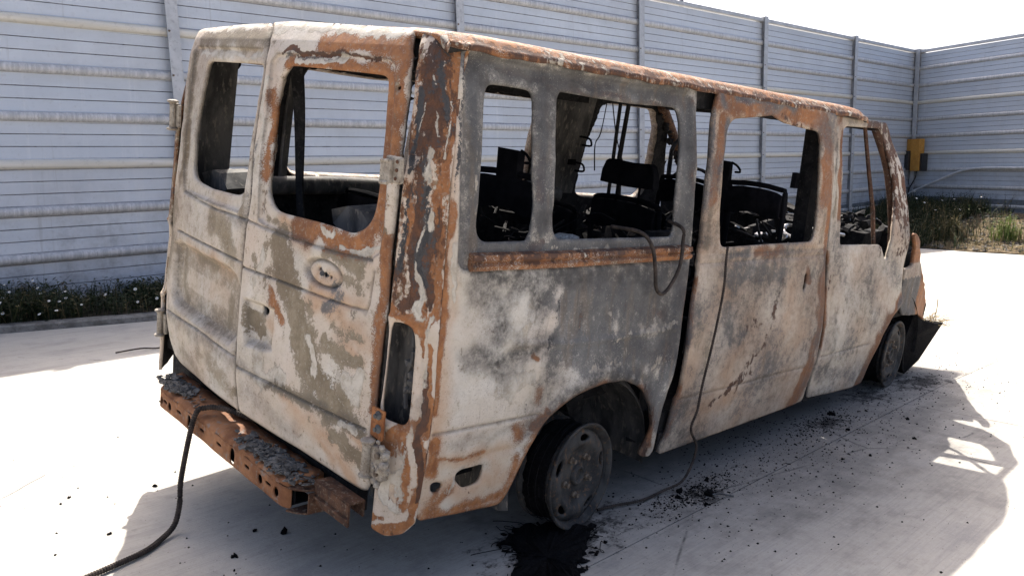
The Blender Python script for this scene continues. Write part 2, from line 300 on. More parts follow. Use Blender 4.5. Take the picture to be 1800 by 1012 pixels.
('s','G',0.060,0.80,[(0.827,1.002),(1.035,1.004),(1.293,0.977)]),
('s','S',0.079,0.92,[(0.858,0.952),(1.096,0.937),(1.256,0.900)]),
('s','S',0.080,0.69,[(0.883,0.802),(1.080,0.757)]),
('s','G',0.041,0.70,[(0.852,0.854),(0.900,0.700),(0.991,0.715)]),
('s','T',0.085,1.00,[(1.391,0.755),(1.328,0.595),(1.539,0.627)]),
('s','T',0.049,1.00,[(0.578,0.969),(0.582,0.806),(0.598,0.612)]),
('s','T',0.060,1.00,[(0.649,0.400),(0.859,0.415),(1.086,0.432)]),
('s','D',0.020,0.58,[(1.309,0.950),(1.317,0.909),(1.277,0.846),(1.255,0.767)]),
('s','D',0.020,0.47,[(1.258,0.754),(1.215,0.704)]),
('s','D',0.019,0.54,[(1.204,0.652),(1.128,0.606),(1.063,0.547)]),
('s','D',0.035,0.65,[(1.093,0.529),(1.048,0.517)]),
('s','D',0.019,0.58,[(1.003,0.507),(0.913,0.447),(0.828,0.434)]),
('s','D',0.016,0.47,[(1.075,0.784),(1.156,0.750),(1.033,0.749)]),
('s','O',0.046,0.60,[(0.720,0.720),(0.726,0.620)]),
('s','O',0.033,0.60,[(0.634,0.872),(0.643,0.728)]),
('s','R',0.011,1.35,[(0.587,0.992),(0.571,0.830),(0.550,0.692),(0.564,0.543)]),
('s','R',0.017,0.80,[(0.553,0.520),(0.558,0.443),(0.551,0.340)]),
('s','G',0.053,0.45,[(1.078,0.348),(1.326,0.362)]),
('s','R',0.025,1.35,[(1.736,1.039),(1.740,0.810),(1.732,0.665),(1.724,0.515),(1.715,0.359),(1.689,0.300)]),
('s','R',0.032,1.35,[(1.725,0.606),(1.694,0.457),(1.676,0.302)]),
('s','R',0.017,1.35,[(1.679,1.457),(1.700,1.237),(1.723,1.068)]),
('s','R',0.025,1.35,[(1.714,0.486),(1.682,0.333),(1.647,0.291)]),
('s','R',0.013,1.35,[(1.577,0.920),(1.556,0.963)]),
('s','S',0.027,0.69,[(1.566,0.865),(1.482,0.857)]),
('s','R',0.014,1.35,[(1.868,1.643),(1.822,1.462),(1.851,1.236)]),
('s','R',0.021,0.80,[(1.857,1.725),(1.827,1.695)]),
('s','C',0.021,0.68,[(1.798,1.652),(1.769,1.377),(1.765,1.124)]),
('s','O',0.014,0.85,[(1.794,1.597),(1.771,1.460),(1.787,1.237)]),
('s','S',0.014,1.03,[(1.784,1.624),(1.771,1.460)]),
('s','G',0.029,0.50,[(2.075,1.709),(2.562,1.721)]),
('s','D',0.018,0.54,[(1.846,0.948),(1.838,0.875)]),
('s','S',0.059,0.69,[(1.910,0.707),(1.952,0.517),(1.965,0.385)]),
('s','C',0.022,0.64,[(1.947,0.688),(1.959,0.579),(2.008,0.510)]),
('s','O',0.157,0.42,[(2.176,0.869),(2.302,0.671),(2.170,0.490)]),
('s','T',0.121,0.60,[(2.151,0.962),(2.496,0.783)]),
('s','S',0.064,0.57,[(2.475,0.720),(2.396,0.629)]),
('s','G',0.046,0.60,[(1.872,0.432),(2.102,0.382),(2.352,0.327)]),
('s','S',0.037,0.80,[(1.882,0.414),(1.920,0.457)]),
('s','R',0.037,1.35,[(2.747,0.698),(2.645,0.631),(2.569,0.509),(2.521,0.356),(2.463,0.256)]),
('s','G',0.025,0.90,[(2.771,0.730),(2.727,0.682)]),
('s','R',0.018,1.35,[(1.769,0.952),(1.791,0.776),(1.810,0.596)]),
('s','D',0.026,0.65,[(2.754,1.575),(2.764,1.450),(2.761,1.354)]),
('s','O',0.025,0.70,[(2.749,1.227),(2.735,1.066)]),
('s','S',0.047,1.15,[(-0.557,1.059),(-0.304,1.048),(-0.014,1.039),(0.321,1.034),(0.529,1.032)]),
('s','S',0.035,1.15,[(-0.117,0.607),(0.056,0.677),(0.232,0.641),(0.373,0.502)]),
('s','S',0.027,1.15,[(-0.301,0.514),(-0.229,0.584),(-0.121,0.629)]),
('s','K',0.011,0.45,[(-0.204,1.009),(-0.223,0.903),(-0.243,0.807)]),
('s','O',0.042,0.60,[(0.479,0.976),(0.459,0.841),(0.436,0.728)]),
('s','R',0.016,0.75,[(0.472,1.021),(0.545,0.925),(0.537,0.787)]),
('s','S',0.041,1.03,[(-0.586,1.668),(-0.529,1.654)]),
('s','S',0.051,1.03,[(-0.437,1.088),(-0.372,1.063)]),
('s','S',0.064,1.03,[(-0.153,1.678),(-0.081,1.662)]),
('s','S',0.051,1.03,[(0.289,1.670),(0.377,1.653)]),
('s','S',0.065,1.03,[(0.518,1.508),(0.615,1.486)]),
('s','S',0.061,1.03,[(-0.294,1.557),(-0.227,1.540)]),
('s','S',0.044,1.03,[(-0.281,1.250),(-0.210,1.226)]),
('s','S',0.065,1.03,[(0.524,1.200),(0.629,1.171)]),
('s','S',0.068,1.03,[(0.073,1.115),(0.158,1.087)]),
('s','K',0.008,0.60,[(-0.639,1.710),(-0.657,1.580),(-0.673,1.450),(-0.680,1.318)]),
('s','S',0.067,1.03,[(0.145,1.060),(0.371,0.938),(0.511,0.743)]),
('c','K',0.013,0.90,[(0.545,1.330),(0.557,1.182),(0.520,1.098)]),
('c','D',0.017,1.00,[(0.446,1.684),(0.534,1.588),(0.562,1.492)]),
('c','D',0.015,0.90,[(0.661,1.217),(0.657,1.101),(0.671,0.983)]),
('c','K',0.008,0.80,[(0.626,1.670),(0.693,1.542)]),
]

# ------------------------------------------------------------------ material helpers
class NT:
    def __init__(self, name):
        self.m = bpy.data.materials.new(name)
        self.m.use_nodes = True
        self.t = self.m.node_tree
        self.t.nodes.clear()
        self.out = self.t.nodes.new('ShaderNodeOutputMaterial')
        self.b = self.t.nodes.new('ShaderNodeBsdfPrincipled')
        self.t.links.new(self.b.outputs[0], self.out.inputs[0])
        self.b.inputs['Specular IOR Level'].default_value = 0.25
        self.tc = self.t.nodes.new('ShaderNodeTexCoord')
    def lk(self, a, b):
        self.t.links.new(a, b)
    def put(self, sock, v):
        if isinstance(v, bpy.types.NodeSocket):
            self.lk(v, sock)
        else:
            sock.default_value = v
    def coord(self, scale=(1, 1, 1), kind='Object'):
        n = self.t.nodes.new('ShaderNodeMapping')
        n.inputs['Scale'].default_value = scale
        self.lk(self.tc.outputs[kind], n.inputs[0])
        return n.outputs[0]
    def noise(self, vec, scale, detail=5, rough=.6, dist=0):
        n = self.t.nodes.new('ShaderNodeTexNoise')
        n.inputs['Scale'].default_value = scale
        n.inputs['Detail'].default_value = detail
        n.inputs['Roughness'].default_value = rough
        n.inputs['Distortion'].default_value = dist
        self.lk(vec, n.inputs['Vector'])
        return n.outputs['Fac']
    def voro(self, vec, scale, feature='F1', out='Distance', rand=1):
        n = self.t.nodes.new('ShaderNodeTexVoronoi')
        n.feature = feature
        n.inputs['Scale'].default_value = scale
        n.inputs['Randomness'].default_value = rand
        self.lk(vec, n.inputs['Vector'])
        return n.outputs[out]
    def math(self, op, a, b=0.0, c=0.0, clamp=False):
        n = self.t.nodes.new('ShaderNodeMath')
        n.operation = op
        n.use_clamp = clamp
        self.put(n.inputs[0], a)
        self.put(n.inputs[1], b)
        self.put(n.inputs[2], c)
        return n.outputs[0]
    def rng(self, v, a, b, c=0.0, d=1.0, smooth=True):
        n = self.t.nodes.new('ShaderNodeMapRange')
        n.interpolation_type = 'SMOOTHSTEP' if smooth else 'LINEAR'
        self.put(n.inputs[0], v)
        for i, q in enumerate((a, b, c, d)):
            n.inputs[i + 1].default_value = q
        return n.outputs[0]
    def mix(self, f, a, b, mode='MIX'):
        n = self.t.nodes.new('ShaderNodeMix')
        n.data_type = 'RGBA'
        n.blend_type = mode
        self.put(n.inputs[0], f)
        for s, v in ((n.inputs[6], a), (n.inputs[7], b)):
            if isinstance(v, tuple) and len(v) == 3:
                v = v + (1,)
            self.put(s, v)
        return n.outputs[2]
    def attr_a(self, name):
        n = self.t.nodes.new('ShaderNodeAttribute')
        n.attribute_name = name
        return n.outputs['Alpha']
    def attr(self, name):
        n = self.t.nodes.new('ShaderNodeAttribute')
        n.attribute_name = name
        s = self.t.nodes.new('ShaderNodeSeparateColor')
        self.lk(n.outputs['Color'], s.inputs[0])
        return s.outputs[0], s.outputs[1], s.outputs[2]
    def bump(self, h, strength=.4, dist=.01, prev=None):
        n = self.t.nodes.new('ShaderNodeBump')
        n.inputs['Strength'].default_value = strength
        n.inputs['Distance'].default_value = dist
        self.lk(h, n.inputs['Height'])
        if prev is not None:
            self.lk(prev, n.inputs['Normal'])
        return n.outputs[0]
    def fin(self, color, rough=.8, normal=None, metal=0.0):
        self.put(self.b.inputs['Base Color'], color if not (isinstance(color, tuple) and len(color) == 3) else color + (1,))
        self.put(self.b.inputs['Roughness'], rough)
        self.put(self.b.inputs['Metallic'], metal)
        if normal is not None:
            self.lk(normal, self.b.inputs['Normal'])
        return self.m


def mat_burnt():
    n = NT('burnt_paint')
    c = n.coord()
    cs = n.coord((26, 26, 5))
    nb = n.noise(c, 7, 4)
    nm = n.noise(c, 26, 7, .68)
    nf = n.noise(c, 95, 5, .7)
    ns = n.noise(cs, 1.0, 6, .65)
    nx = n.noise(c, 260, 2, .6)
    O, R, G = n.attr('wear_a')
    D, K, Cc = n.attr('wear_light_b')
    S, T, X = n.attr('wear_shade_c')
    Y = n.attr_a('wear_shade_c')
    def brk(a, b, k):
        x = n.math('MULTIPLY', n.math('SUBTRACT', a, .5), k)
        return n.math('ADD', x, n.math('MULTIPLY', n.math('SUBTRACT', b, .5), k * .8))
    w1 = brk(nm, n.math('ADD', n.math('MULTIPLY', nf, .6), n.math('MULTIPLY', nx, .4)), 2.0)
    w2 = brk(ns, nm, 2.0)
    w3 = brk(n.noise(c, 22, 8, .78, .4), nx, 2.1)
    w4 = brk(ns, nf, 1.8)
    def msk(a, w, e=.09):
        return n.rng(n.math('ADD', a, w), .5 - e, .5 + e)
    nsoft = n.math('ADD', n.math('MULTIPLY', n.math('SUBTRACT', nb, .5), .55), n.math('MULTIPLY', n.math('SUBTRACT', nx, .5), .5))
    nsoft = n.math('ADD', nsoft, n.math('MULTIPLY', n.math('SUBTRACT', n.noise(c, 60, 6, .75), .5), .75))
    def smsk(a, w, e=.09):
        # crisp flaking on the rear, smoky gradual change on the flanks
        h = msk(a, w, e)
        q = n.rng(n.math('ADD', a, nsoft), .05, .95)
        k = n.math('SUBTRACT', 1.0, X)
        return n.math('ADD', n.math('MULTIPLY', h, k), n.math('MULTIPLY', q, X))
    # chalky remains of the cream paint
    col = n.mix(n.rng(nb, .35, .65), (.56, .505, .415), (.63, .59, .52))
    col = n.mix(n.rng(nm, .45, .75, 0, .5), col, (.43, .375, .29))
    col = n.mix(n.math('MULTIPLY', n.rng(nf, .58, .72), .35), col, (.30, .25, .19))
    # broad heat tones in the chalky coat: ash white to smoked grey-brown
    hb = n.noise(c, 2.6, 5, .62, .5)
    col = n.mix(n.rng(hb, .50, .72, 0, .55), col, (.33, .295, .25))
    col = n.mix(n.rng(hb, .46, .28, 0, .6), col, (.66, .63, .575))
    col = n.mix(n.math('MULTIPLY', n.rng(n.noise(c, 150, 3, .7), .56, .66), n.rng(hb, .40, .62, .1, .65)), col, (.21, .18, .145))
    # rusty tint
    ft = n.math('MULTIPLY', T, n.rng(nb, .2, .75, .35, 1.0))
    col = n.mix(n.math('MULTIPLY', ft, .80), col, (.42, .215, .085))
    # olive primer
    co = n.mix(n.rng(nm, .35, .65), (.185, .145, .092), (.275, .225, .155))
    co = n.mix(n.rng(hb, .45, .68, 0, .6), co, (.12, .085, .055))
    co = n.mix(n.math('MULTIPLY', n.rng(n.noise(c, 75, 5, .75), .56, .64), .55), co, (.40, .36, .29))
    mo = smsk(O, w1)
    col = n.mix(mo, col, co)
    # rust
    cr = n.mix(n.rng(nm, .3, .7), (.20, .078, .030), (.37, .165, .066))
    cr = n.mix(n.rng(ns, .5, .75, 0, .5), cr, (.15, .06, .03))
    cr = n.mix(n.math('MULTIPLY', n.rng(nf, .6, .7), .4), cr, (.50, .27, .13))
    cr = n.mix(n.rng(hb, .47, .66, 0, .6), cr, (.125, .06, .033))
    cr = n.mix(n.math('MULTIPLY', n.rng(n.noise(c, 75, 5, .75), .55, .63), .6), cr, (.30, .25, .19))
    w3 = n.math('ADD', n.math('MULTIPLY', w3, n.math('SUBTRACT', 1.0, Y)), n.math('MULTIPLY', w2, Y))
    mr = smsk(R, w3)
    col = n.mix(mr, col, cr)
    # bare scorched steel
    hb_ = n.noise(n.coord((1, 1, .55)), 6.5, 6, .68, .6)
    cg = n.mix(n.rng(nm, .3, .7), (.040, .044, .050), (.11, .112, .114))
    cg = n.mix(n.rng(hb_, .44, .62, 0, .7), cg, (.05, .055, .066))
    cg = n.mix(n.rng(nb, .42, .68, 0, .8), cg, (.155, .152, .145))
    cg = n.mix(n.math('MULTIPLY', n.rng(n.noise(cs, .6, 4, .6), .52, .66), .55), cg, (.17, .125, .085))
    cg = n.mix(n.math('MULTIPLY', n.rng(nf, .57, .66), .55), cg, (.43, .40, .35))
    cg = n.mix(n.math('MULTIPLY', n.rng(ns, .55, .70), .6), cg, (.045, .05, .058))
    mg = smsk(G, w1, .16)
    col = n.mix(n.math('MULTIPLY', mg, .93), col, cg)
    # salt-white specks of ash stuck to the scorched steel
    sv = n.math('MULTIPLY', n.rng(n.voro(c, 120), .12, .20, 1, 0), n.rng(n.noise(c, 5, 3, .6), .46, .60))
    col = n.mix(n.math('MULTIPLY', n.math('MULTIPLY', sv, mg), .75), col, (.44, .42, .38))
    # dark runs
    rn = n.rng(n.noise(n.coord((60, 60, 2.2)), 1.0, 3, .6, .4), .62, .70)
    col = n.mix(n.math('MULTIPLY', n.math('MULTIPLY', rn, n.rng(nb, .42, .6)), n.math('MULTIPLY', X, .55)), col, (.05, .047, .045))
    # dark scale
    cd = n.mix(n.rng(nm, .35, .65), (.060, .034, .024), (.135, .062, .034))
    md = msk(D, w2)
    col = n.mix(md, col, cd)
    mk = msk(K, w4)
    col = n.mix(mk, col, n.mix(nf, (.03, .03, .032), (.085, .082, .08)))
    # paint flakes that held on; on the roof, painted sun highlights
    mc = msk(Cc, n.math('ADD', w2, -.08))
    col = n.mix(mc, col, n.mix(n.rng(nm, .4, .7), (.55, .50, .42), (.40, .345, .27)))
    # soot, dirt along the creases, and shade painted into the plate recess
    fs = n.math('MULTIPLY', S, n.rng(n.math('ADD', n.math('MULTIPLY', nm, .6), n.math('MULTIPLY', nf, .4)), .3, .62, .35, 1.0))
    col = n.mix(n.math('MULTIPLY', fs, .80), col, (.055, .052, .05))
    # pits
    pit = n.rng(n.voro(c, 85), .10, .17, 1, 0)
    pit = n.math('MULTIPLY', pit, n.rng(nb, .45, .6))
    col = n.mix(n.math('MULTIPLY', pit, .5), col, (.07, .045, .03))
    h = n.math('ADD', n.math('MULTIPLY', mc, .6), n.math('MULTIPLY', n.math('ADD', mr, md), -.5))
    h = n.math('ADD', h, n.math('MULTIPLY', nf, .55))
    h = n.math('ADD', h, n.math('MULTIPLY', mo, -.35))
    b1 = n.bump(nb, .25, .02)
    nr = n.bump(h, .95, .0035, b1)
    n.b.inputs['Specular IOR Level'].default_value = .3
    return n.fin(col, n.rng(nm, .3, .7, .62, .9), nr)


def mat_simple(name, c1, c2, scale=20, rough=.85, spec=.2, c3=None, bump=.4, metal=0.0, bd=.006, stretch=(1, 1, 1), lo=.35, hi=.65):
    n = NT(name)
    c = n.coord(stretch)
    a = n.noise(c, scale, 6, .65)
    f = n.noise(c, scale * 4.3, 5, .65)
    col = n.mix(n.rng(a, lo, hi), c1, c2)
    if c3:
        col = n.mix(n.rng(f, .54, .66, 0, .8), col, c3)
    n.b.inputs['Specular IOR Level'].default_value = spec
    return n.fin(col, rough, n.bump(n.math('ADD', a, f), bump, bd), metal)


M = {}
M['burnt'] = mat_burnt()
M['char'] = mat_simple('char', (.010, .010, .011), (.026, .025, .025), 14, .9, .12, (.045, .042, .04))
M['soot_seat'] = mat_simple('soot_seat', (.004, .0045, .006), (.009, .009, .011), 12, .95, .04)
M['scorch'] = mat_simple('scorched_steel', (.030, .029, .029), (.10, .095, .088), 11, .8, .3, (.17, .15, .125), stretch=(1, 1, .4))
M['rust'] = mat_simple('rust', (.20, .075, .028), (.36, .155, .062), 16, .85, .2, (.11, .05, .028), bump=.5)
M['rust_bumper'] = mat_simple('rusty_bumper_steel', (.16, .065, .028), (.30, .14, .065), 9, .8, .25, (.20, .17, .145), bump=.5)
M['rust_dark'] = mat_simple('rust_dark', (.05, .028, .02), (.125, .062, .035), 18, .85, .2, (.2, .16, .12))
M['wheel'] = mat_simple('burnt_wheel_steel', (.020, .020, .020), (.058, .056, .052), 13, .75, .3, (.13, .075, .04))
M['nut'] = mat_simple('burnt_nut_steel', (.09, .065, .045), (.17, .135, .10), 60, .7, .3)
M['hinge'] = mat_simple('scorched_hinge', (.20, .165, .125), (.36, .32, .26), 30, .7, .35, (.09, .06, .04))
M['rubber'] = mat_simple('melted_rubber', (.004, .004, .0045), (.008, .008, .009), 22, .95, .06, (.014, .014, .014), bump=.8, bd=.012)
M['hose'] = mat_simple('charred_hose', (.020, .016, .014), (.06, .045, .036), 30, .8, .25)
M['flake'] = mat_simple('charred_flake', (.042, .041, .040), (.13, .128, .122), 30, .65, .35)
M['alloy'] = mat_simple('bare_alloy', (.35, .34, .33), (.62, .61, .59), 12, .35, .5, metal=.8)
M['ashy'] = mat_simple('pale_ash', (.32, .30, .28), (.55, .53, .5), 25, .9, .1, (.1, .09, .09))
M['yellow'] = mat_simple('yellow_enamel', (.38, .175, .032), (.46, .235, .05), 9, .65, .3, (.20, .12, .045))
M['black'] = mat_simple('black_plastic', (.012, .012, .013), (.022, .022, .023), 8, .5, .4)
M['pipe'] = mat_simple('pale_pipe', (.40, .41, .42), (.52, .53, .54), 6, .5, .4)
M['kerb'] = mat_simple('kerb_concrete', (.12, .113, .10), (.24, .23, .21), 9, .9, .15, (.12, .11, .10), bump=.7)
M['plinth'] = mat_simple('grey_plinth', (.10, .115, .13), (.15, .165, .18), 3, .85, .2, (.08, .09, .10))
M['galv'] = mat_simple('galvanised_post', (.36, .375, .395), (.46, .475, .495), 5, .55, .4, (.30, .31, .325), metal=.25)
M['galv_dark'] = mat_simple('galvanised_web', (.15, .155, .165), (.23, .235, .25), 8, .6, .3, (.10, .085, .07), metal=.15)
M['bolt'] = mat_simple('rusty_bolt', (.10, .07, .05), (.2, .16, .12), 60, .7, .3)
M['joint'] = mat_simple('joint_grit', (.14, .135, .125), (.24, .235, .22), 12, .95, .1)
M['soil'] = mat_simple('dark_soil', (.030, .026, .02), (.07, .058, .042), 6, .95, .05, (.12, .11, .09), bump=.8, bd=.03)
M['bank'] = mat_simple('gravel_soil', (.09, .068, .042), (.17, .13, .085), 5, .95, .05, (.10, .085, .06), bump=.8, bd=.04)
M['stone'] = mat_simple('gravel_stone', (.085, .075, .06), (.20, .18, .15), 3, .9, .1)
M['petal'] = mat_simple('daisy_petal', (.70, .70, .68), (.78, .78, .76), 40, .7, .2, bump=.1)
M['pollen'] = mat_simple('daisy_centre', (.60, .38, .03), (.65, .45, .05), 60, .8, .2, bump=.1)
M['ground'] = mat_simple('ground_earth', (.22, .20, .17), (.32, .30, .26), .6, .95, .1)


def mat_leaf(name, a, b, cc):
    n = NT(name)
    r = n.t.nodes.new('ShaderNodeNewGeometry')
    f = r.outputs['Random Per Island']
    col = n.mix(f, a, b)
    col = n.mix(n.rng(f, .7, 1.0), col, cc)
    tr = n.t.nodes.new('ShaderNodeBsdfTranslucent')
    n.lk(col, tr.inputs[0])
    mx = n.t.nodes.new('ShaderNodeMixShader')
    mx.inputs[0].default_value = .3
    n.lk(n.b.outputs[0], mx.inputs[1])
    n.lk(tr.outputs[0], mx.inputs[2])
    n.lk(mx.outputs[0], n.out.inputs[0])
    return n.fin(col, .7)


M['weed'] = mat_leaf('weed_green', (.016, .027, .012), (.034, .048, .018), (.07, .066, .038))
M['weed_dry'] = mat_leaf('weed_dry', (.13, .10, .05), (.21, .17, .09), (.07, .085, .03))
M['weed_lime'] = mat_leaf('weed_bright', (.10, .15, .035), (.17, .21, .06), (.07, .11, .03))
M['straw'] = mat_leaf('straw', (.36, .28, .15), (.46, .38, .22), (.3, .2, .1))


def mat_concrete():
    n = NT('yard_concrete')
    c = n.coord()
    a = n.noise(c, .55, 5, .6)
    b = n.noise(c, 3.2, 7, .68)
    g = n.noise(c, 14, 7, .72)
    f = n.noise(c, 70, 5, .75)
    br = n.noise(n.coord((2, 130, 2)), 1.0, 4, .65)
    sw = n.noise(n.coord((1.1, 5.5, 1)), 1.0, 6, .68, .6)
    col = n.mix(n.rng(a, .3, .7), (.395, .368, .322), (.465, .437, .39))
    col = n.mix(n.rng(b, .48, .72, 0, .65), col, (.285, .273, .255))
    col = n.mix(n.rng(sw, .52, .70, 0, .55), col, (.25, .24, .23))
    col = n.mix(n.rng(g, .56, .70, 0, .5), col, (.235, .225, .21))
    col = n.mix(n.rng(br, .42, .72, 0, .45), col, (.27, .26, .245))
    col = n.mix(n.rng(f, .58, .70, 0, .7), col, (.21, .20, .19))
    col = n.mix(n.rng(f, .30, .40, .5, 0), col, (.52, .51, .49))
    sp = n.rng(n.voro(c, 26), .035, .075, 1, 0)
    col = n.mix(n.math('MULTIPLY', sp, n.rng(b, .45, .6)), col, (.05, .048, .046))
    # hairline cracks
    ck = n.rng(n.voro(n.mix(.06, c, n.noise(c, 3, 4, .6)), .33, 'DISTANCE_TO_EDGE'), .0, .0022, 1, 0)
    col = n.mix(n.math('MULTIPLY', ck, n.rng(b, .46, .58)), col, (.10, .097, .09))
    # ash and soot trodden round the wreck: irregular stain fixed to the ground
    st = n.t.nodes.new('ShaderNodeMapping')
    st.inputs['Location'].default_value = (-.72, .40, 0)
    st.inputs['Scale'].default_value = (.42, .72, 1)
    n.lk(n.tc.outputs['Object'], st.inputs[0])
    ln = n.t.nodes.new('ShaderNodeVectorMath')
    ln.operation = 'LENGTH'
    n.lk(st.outputs[0], ln.inputs[0])
    d = n.math('ADD', ln.outputs['Value'], n.math('MULTIPLY', n.math('SUBTRACT', b, .5), 1.5))
    d = n.math('ADD', d, n.math('MULTIPLY', n.math('SUBTRACT', g, .5), .8))
    d = n.math('ADD', d, n.math('MULTIPLY', n.math('SUBTRACT', sw, .5), .7))
    col = n.mix(n.rng(d, .30, 1.25, .72, 0), col, (.085, .083, .081))
    # oil and powdered soot in small heavy blots
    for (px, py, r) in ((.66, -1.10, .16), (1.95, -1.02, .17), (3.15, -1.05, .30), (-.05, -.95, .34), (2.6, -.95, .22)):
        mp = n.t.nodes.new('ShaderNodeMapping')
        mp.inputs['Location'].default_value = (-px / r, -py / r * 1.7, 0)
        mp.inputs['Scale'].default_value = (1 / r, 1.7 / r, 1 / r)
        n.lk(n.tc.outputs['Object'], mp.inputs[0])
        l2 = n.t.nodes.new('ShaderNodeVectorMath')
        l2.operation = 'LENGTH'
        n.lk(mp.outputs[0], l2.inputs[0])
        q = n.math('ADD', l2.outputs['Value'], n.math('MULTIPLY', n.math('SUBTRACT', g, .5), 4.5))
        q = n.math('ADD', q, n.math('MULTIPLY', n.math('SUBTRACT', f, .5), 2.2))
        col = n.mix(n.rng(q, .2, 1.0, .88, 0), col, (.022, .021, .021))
    return n.fin(col, .9, n.bump(n.math('ADD', n.math('ADD', n.math('MULTIPLY', f, .7), n.math('MULTIPLY', g, .5)), n.math('MULTIPLY', br, .8)), .6, .005))


M['concrete'] = mat_concrete()


def mat_alu():
    n = NT('barrier_aluminium')
    c = n.coord()
    a = n.noise(n.coord((.25, .25, 3)), 1.0, 4, .6)
    st = n.noise(n.coord((9, 9, .25)), 1.0, 4, .7)
    f = n.noise(c, 25, 6, .7)
    w = n.noise(c, 1.3, 5, .6)
    col = n.mix(n.rng(a, .3, .7), (.455, .50, .56), (.525, .565, .615))
    col = n.mix(n.rng(w, .42, .70, 0, .6), col, (.40, .425, .46))
    col = n.mix(n.rng(st, .56, .72, 0, .30), col, (.62, .635, .65))
    col = n.mix(n.rng(f, .55, .70, 0, .35), col, (.36, .37, .40))
    oi = n.t.nodes.new('ShaderNodeObjectInfo')
    col = n.mix(n.rng(oi.outputs['Random'], 0, 1, 0, .30, False), col, (.40, .425, .475))
    sx = n.t.nodes.new('ShaderNodeSeparateXYZ')
    n.lk(n.tc.outputs['Object'], sx.inputs[0])
    low = n.math('MULTIPLY', n.rng(sx.outputs[2], .25, 1.5, 1, 0), n.rng(n.noise(c, 1.7, 6, .72), .42, .66))
    col = n.mix(n.math('MULTIPLY', low, .75), col, (.21, .215, .225))
    col = n.mix(n.math('MULTIPLY', n.rng(n.noise(n.coord((14, 14, .5)), 1.0, 5, .7), .60, .74), .4), col, (.30, .30, .31))
    n.b.inputs['Specular IOR Level'].default_value = .35
    return n.fin(col, n.rng(f, .3, .7, .38, .6), n.bump(n.math('ADD', a, f), .15, .01), .12)


def mat_rib():
    n = NT('barrier_rib')
    st = n.noise(n.coord((30, 30, 1.2)), 1.0, 4, .75)
    f = n.noise(n.coord(), 30, 5, .7)
    col = n.mix(n.rng(st, .35, .68), (.36, .365, .375), (.54, .54, .54))
    col = n.mix(n.rng(f, .52, .68, 0, .35), col, (.24, .235, .225))
    n.b.inputs['Specular IOR Level'].default_value = .4
    return n.fin(col, .5, n.bump(f, .2, .006), .15)


def mat_rib_pale():
    n = NT('barrier_joint_rib')
    f = n.noise(n.coord((1, 1, 1)), 16, 5, .7)
    st = n.noise(n.coord((.8, .8, 30)), 1.0, 3, .6)
    col = n.mix(n.rng(st, .3, .7), (.52, .50, .44), (.60, .58, .53))
    col = n.mix(n.rng(f, .52, .7, 0, .5), col, (.36, .34, .31))
    return n.fin(col, .55, n.bump(f, .2, .005), .1)


M['groove'] = mat_simple('groove_shade_dirt', (.20, .21, .23), (.32, .33, .36), 9, .9, .1, (.08, .075, .07), stretch=(.3, .3, 1))  # groove faces and rib edges: dirt with the shade line painted in
M['alu'] = mat_alu()
M['rib'] = mat_rib()
M['rib_pale'] = mat_rib_pale()

# ------------------------------------------------------------------ object helpers
def link(o, parent=None):
    COL.objects.link(o)
    if parent is not None:
        o.parent = parent
    return o


def tag(o, label=None, cat=None, group=None, kind=None):
    for k, v in (('label', label), ('category', cat), ('group', group), ('kind', kind)):
        if v:
            o[k] = v
    return o


def empty(name, loc=(0, 0, 0), **kw):
    o = bpy.data.objects.new(name, None)
    o.empty_display_size = .1
    link(o)
    o.location = loc
    return tag(o, **kw)


def mesh_obj(name, verts, faces, mats, parent=None, smooth=False, fm=None):
    me = bpy.data.meshes.new(name)
    me.from_pydata([tuple(map(float, v)) for v in verts], [], [tuple(map(int, f)) for f in faces])
    for m in (mats if isinstance(mats, (list, tuple)) else [mats]):
        me.materials.append(M[m])
    if smooth:
        me.polygons.foreach_set('use_smooth', [True] * len(me.polygons))
    if fm is not None:
        me.polygons.foreach_set('material_index', fm)
    me.update()
    return link(bpy.data.objects.new(name, me), parent)


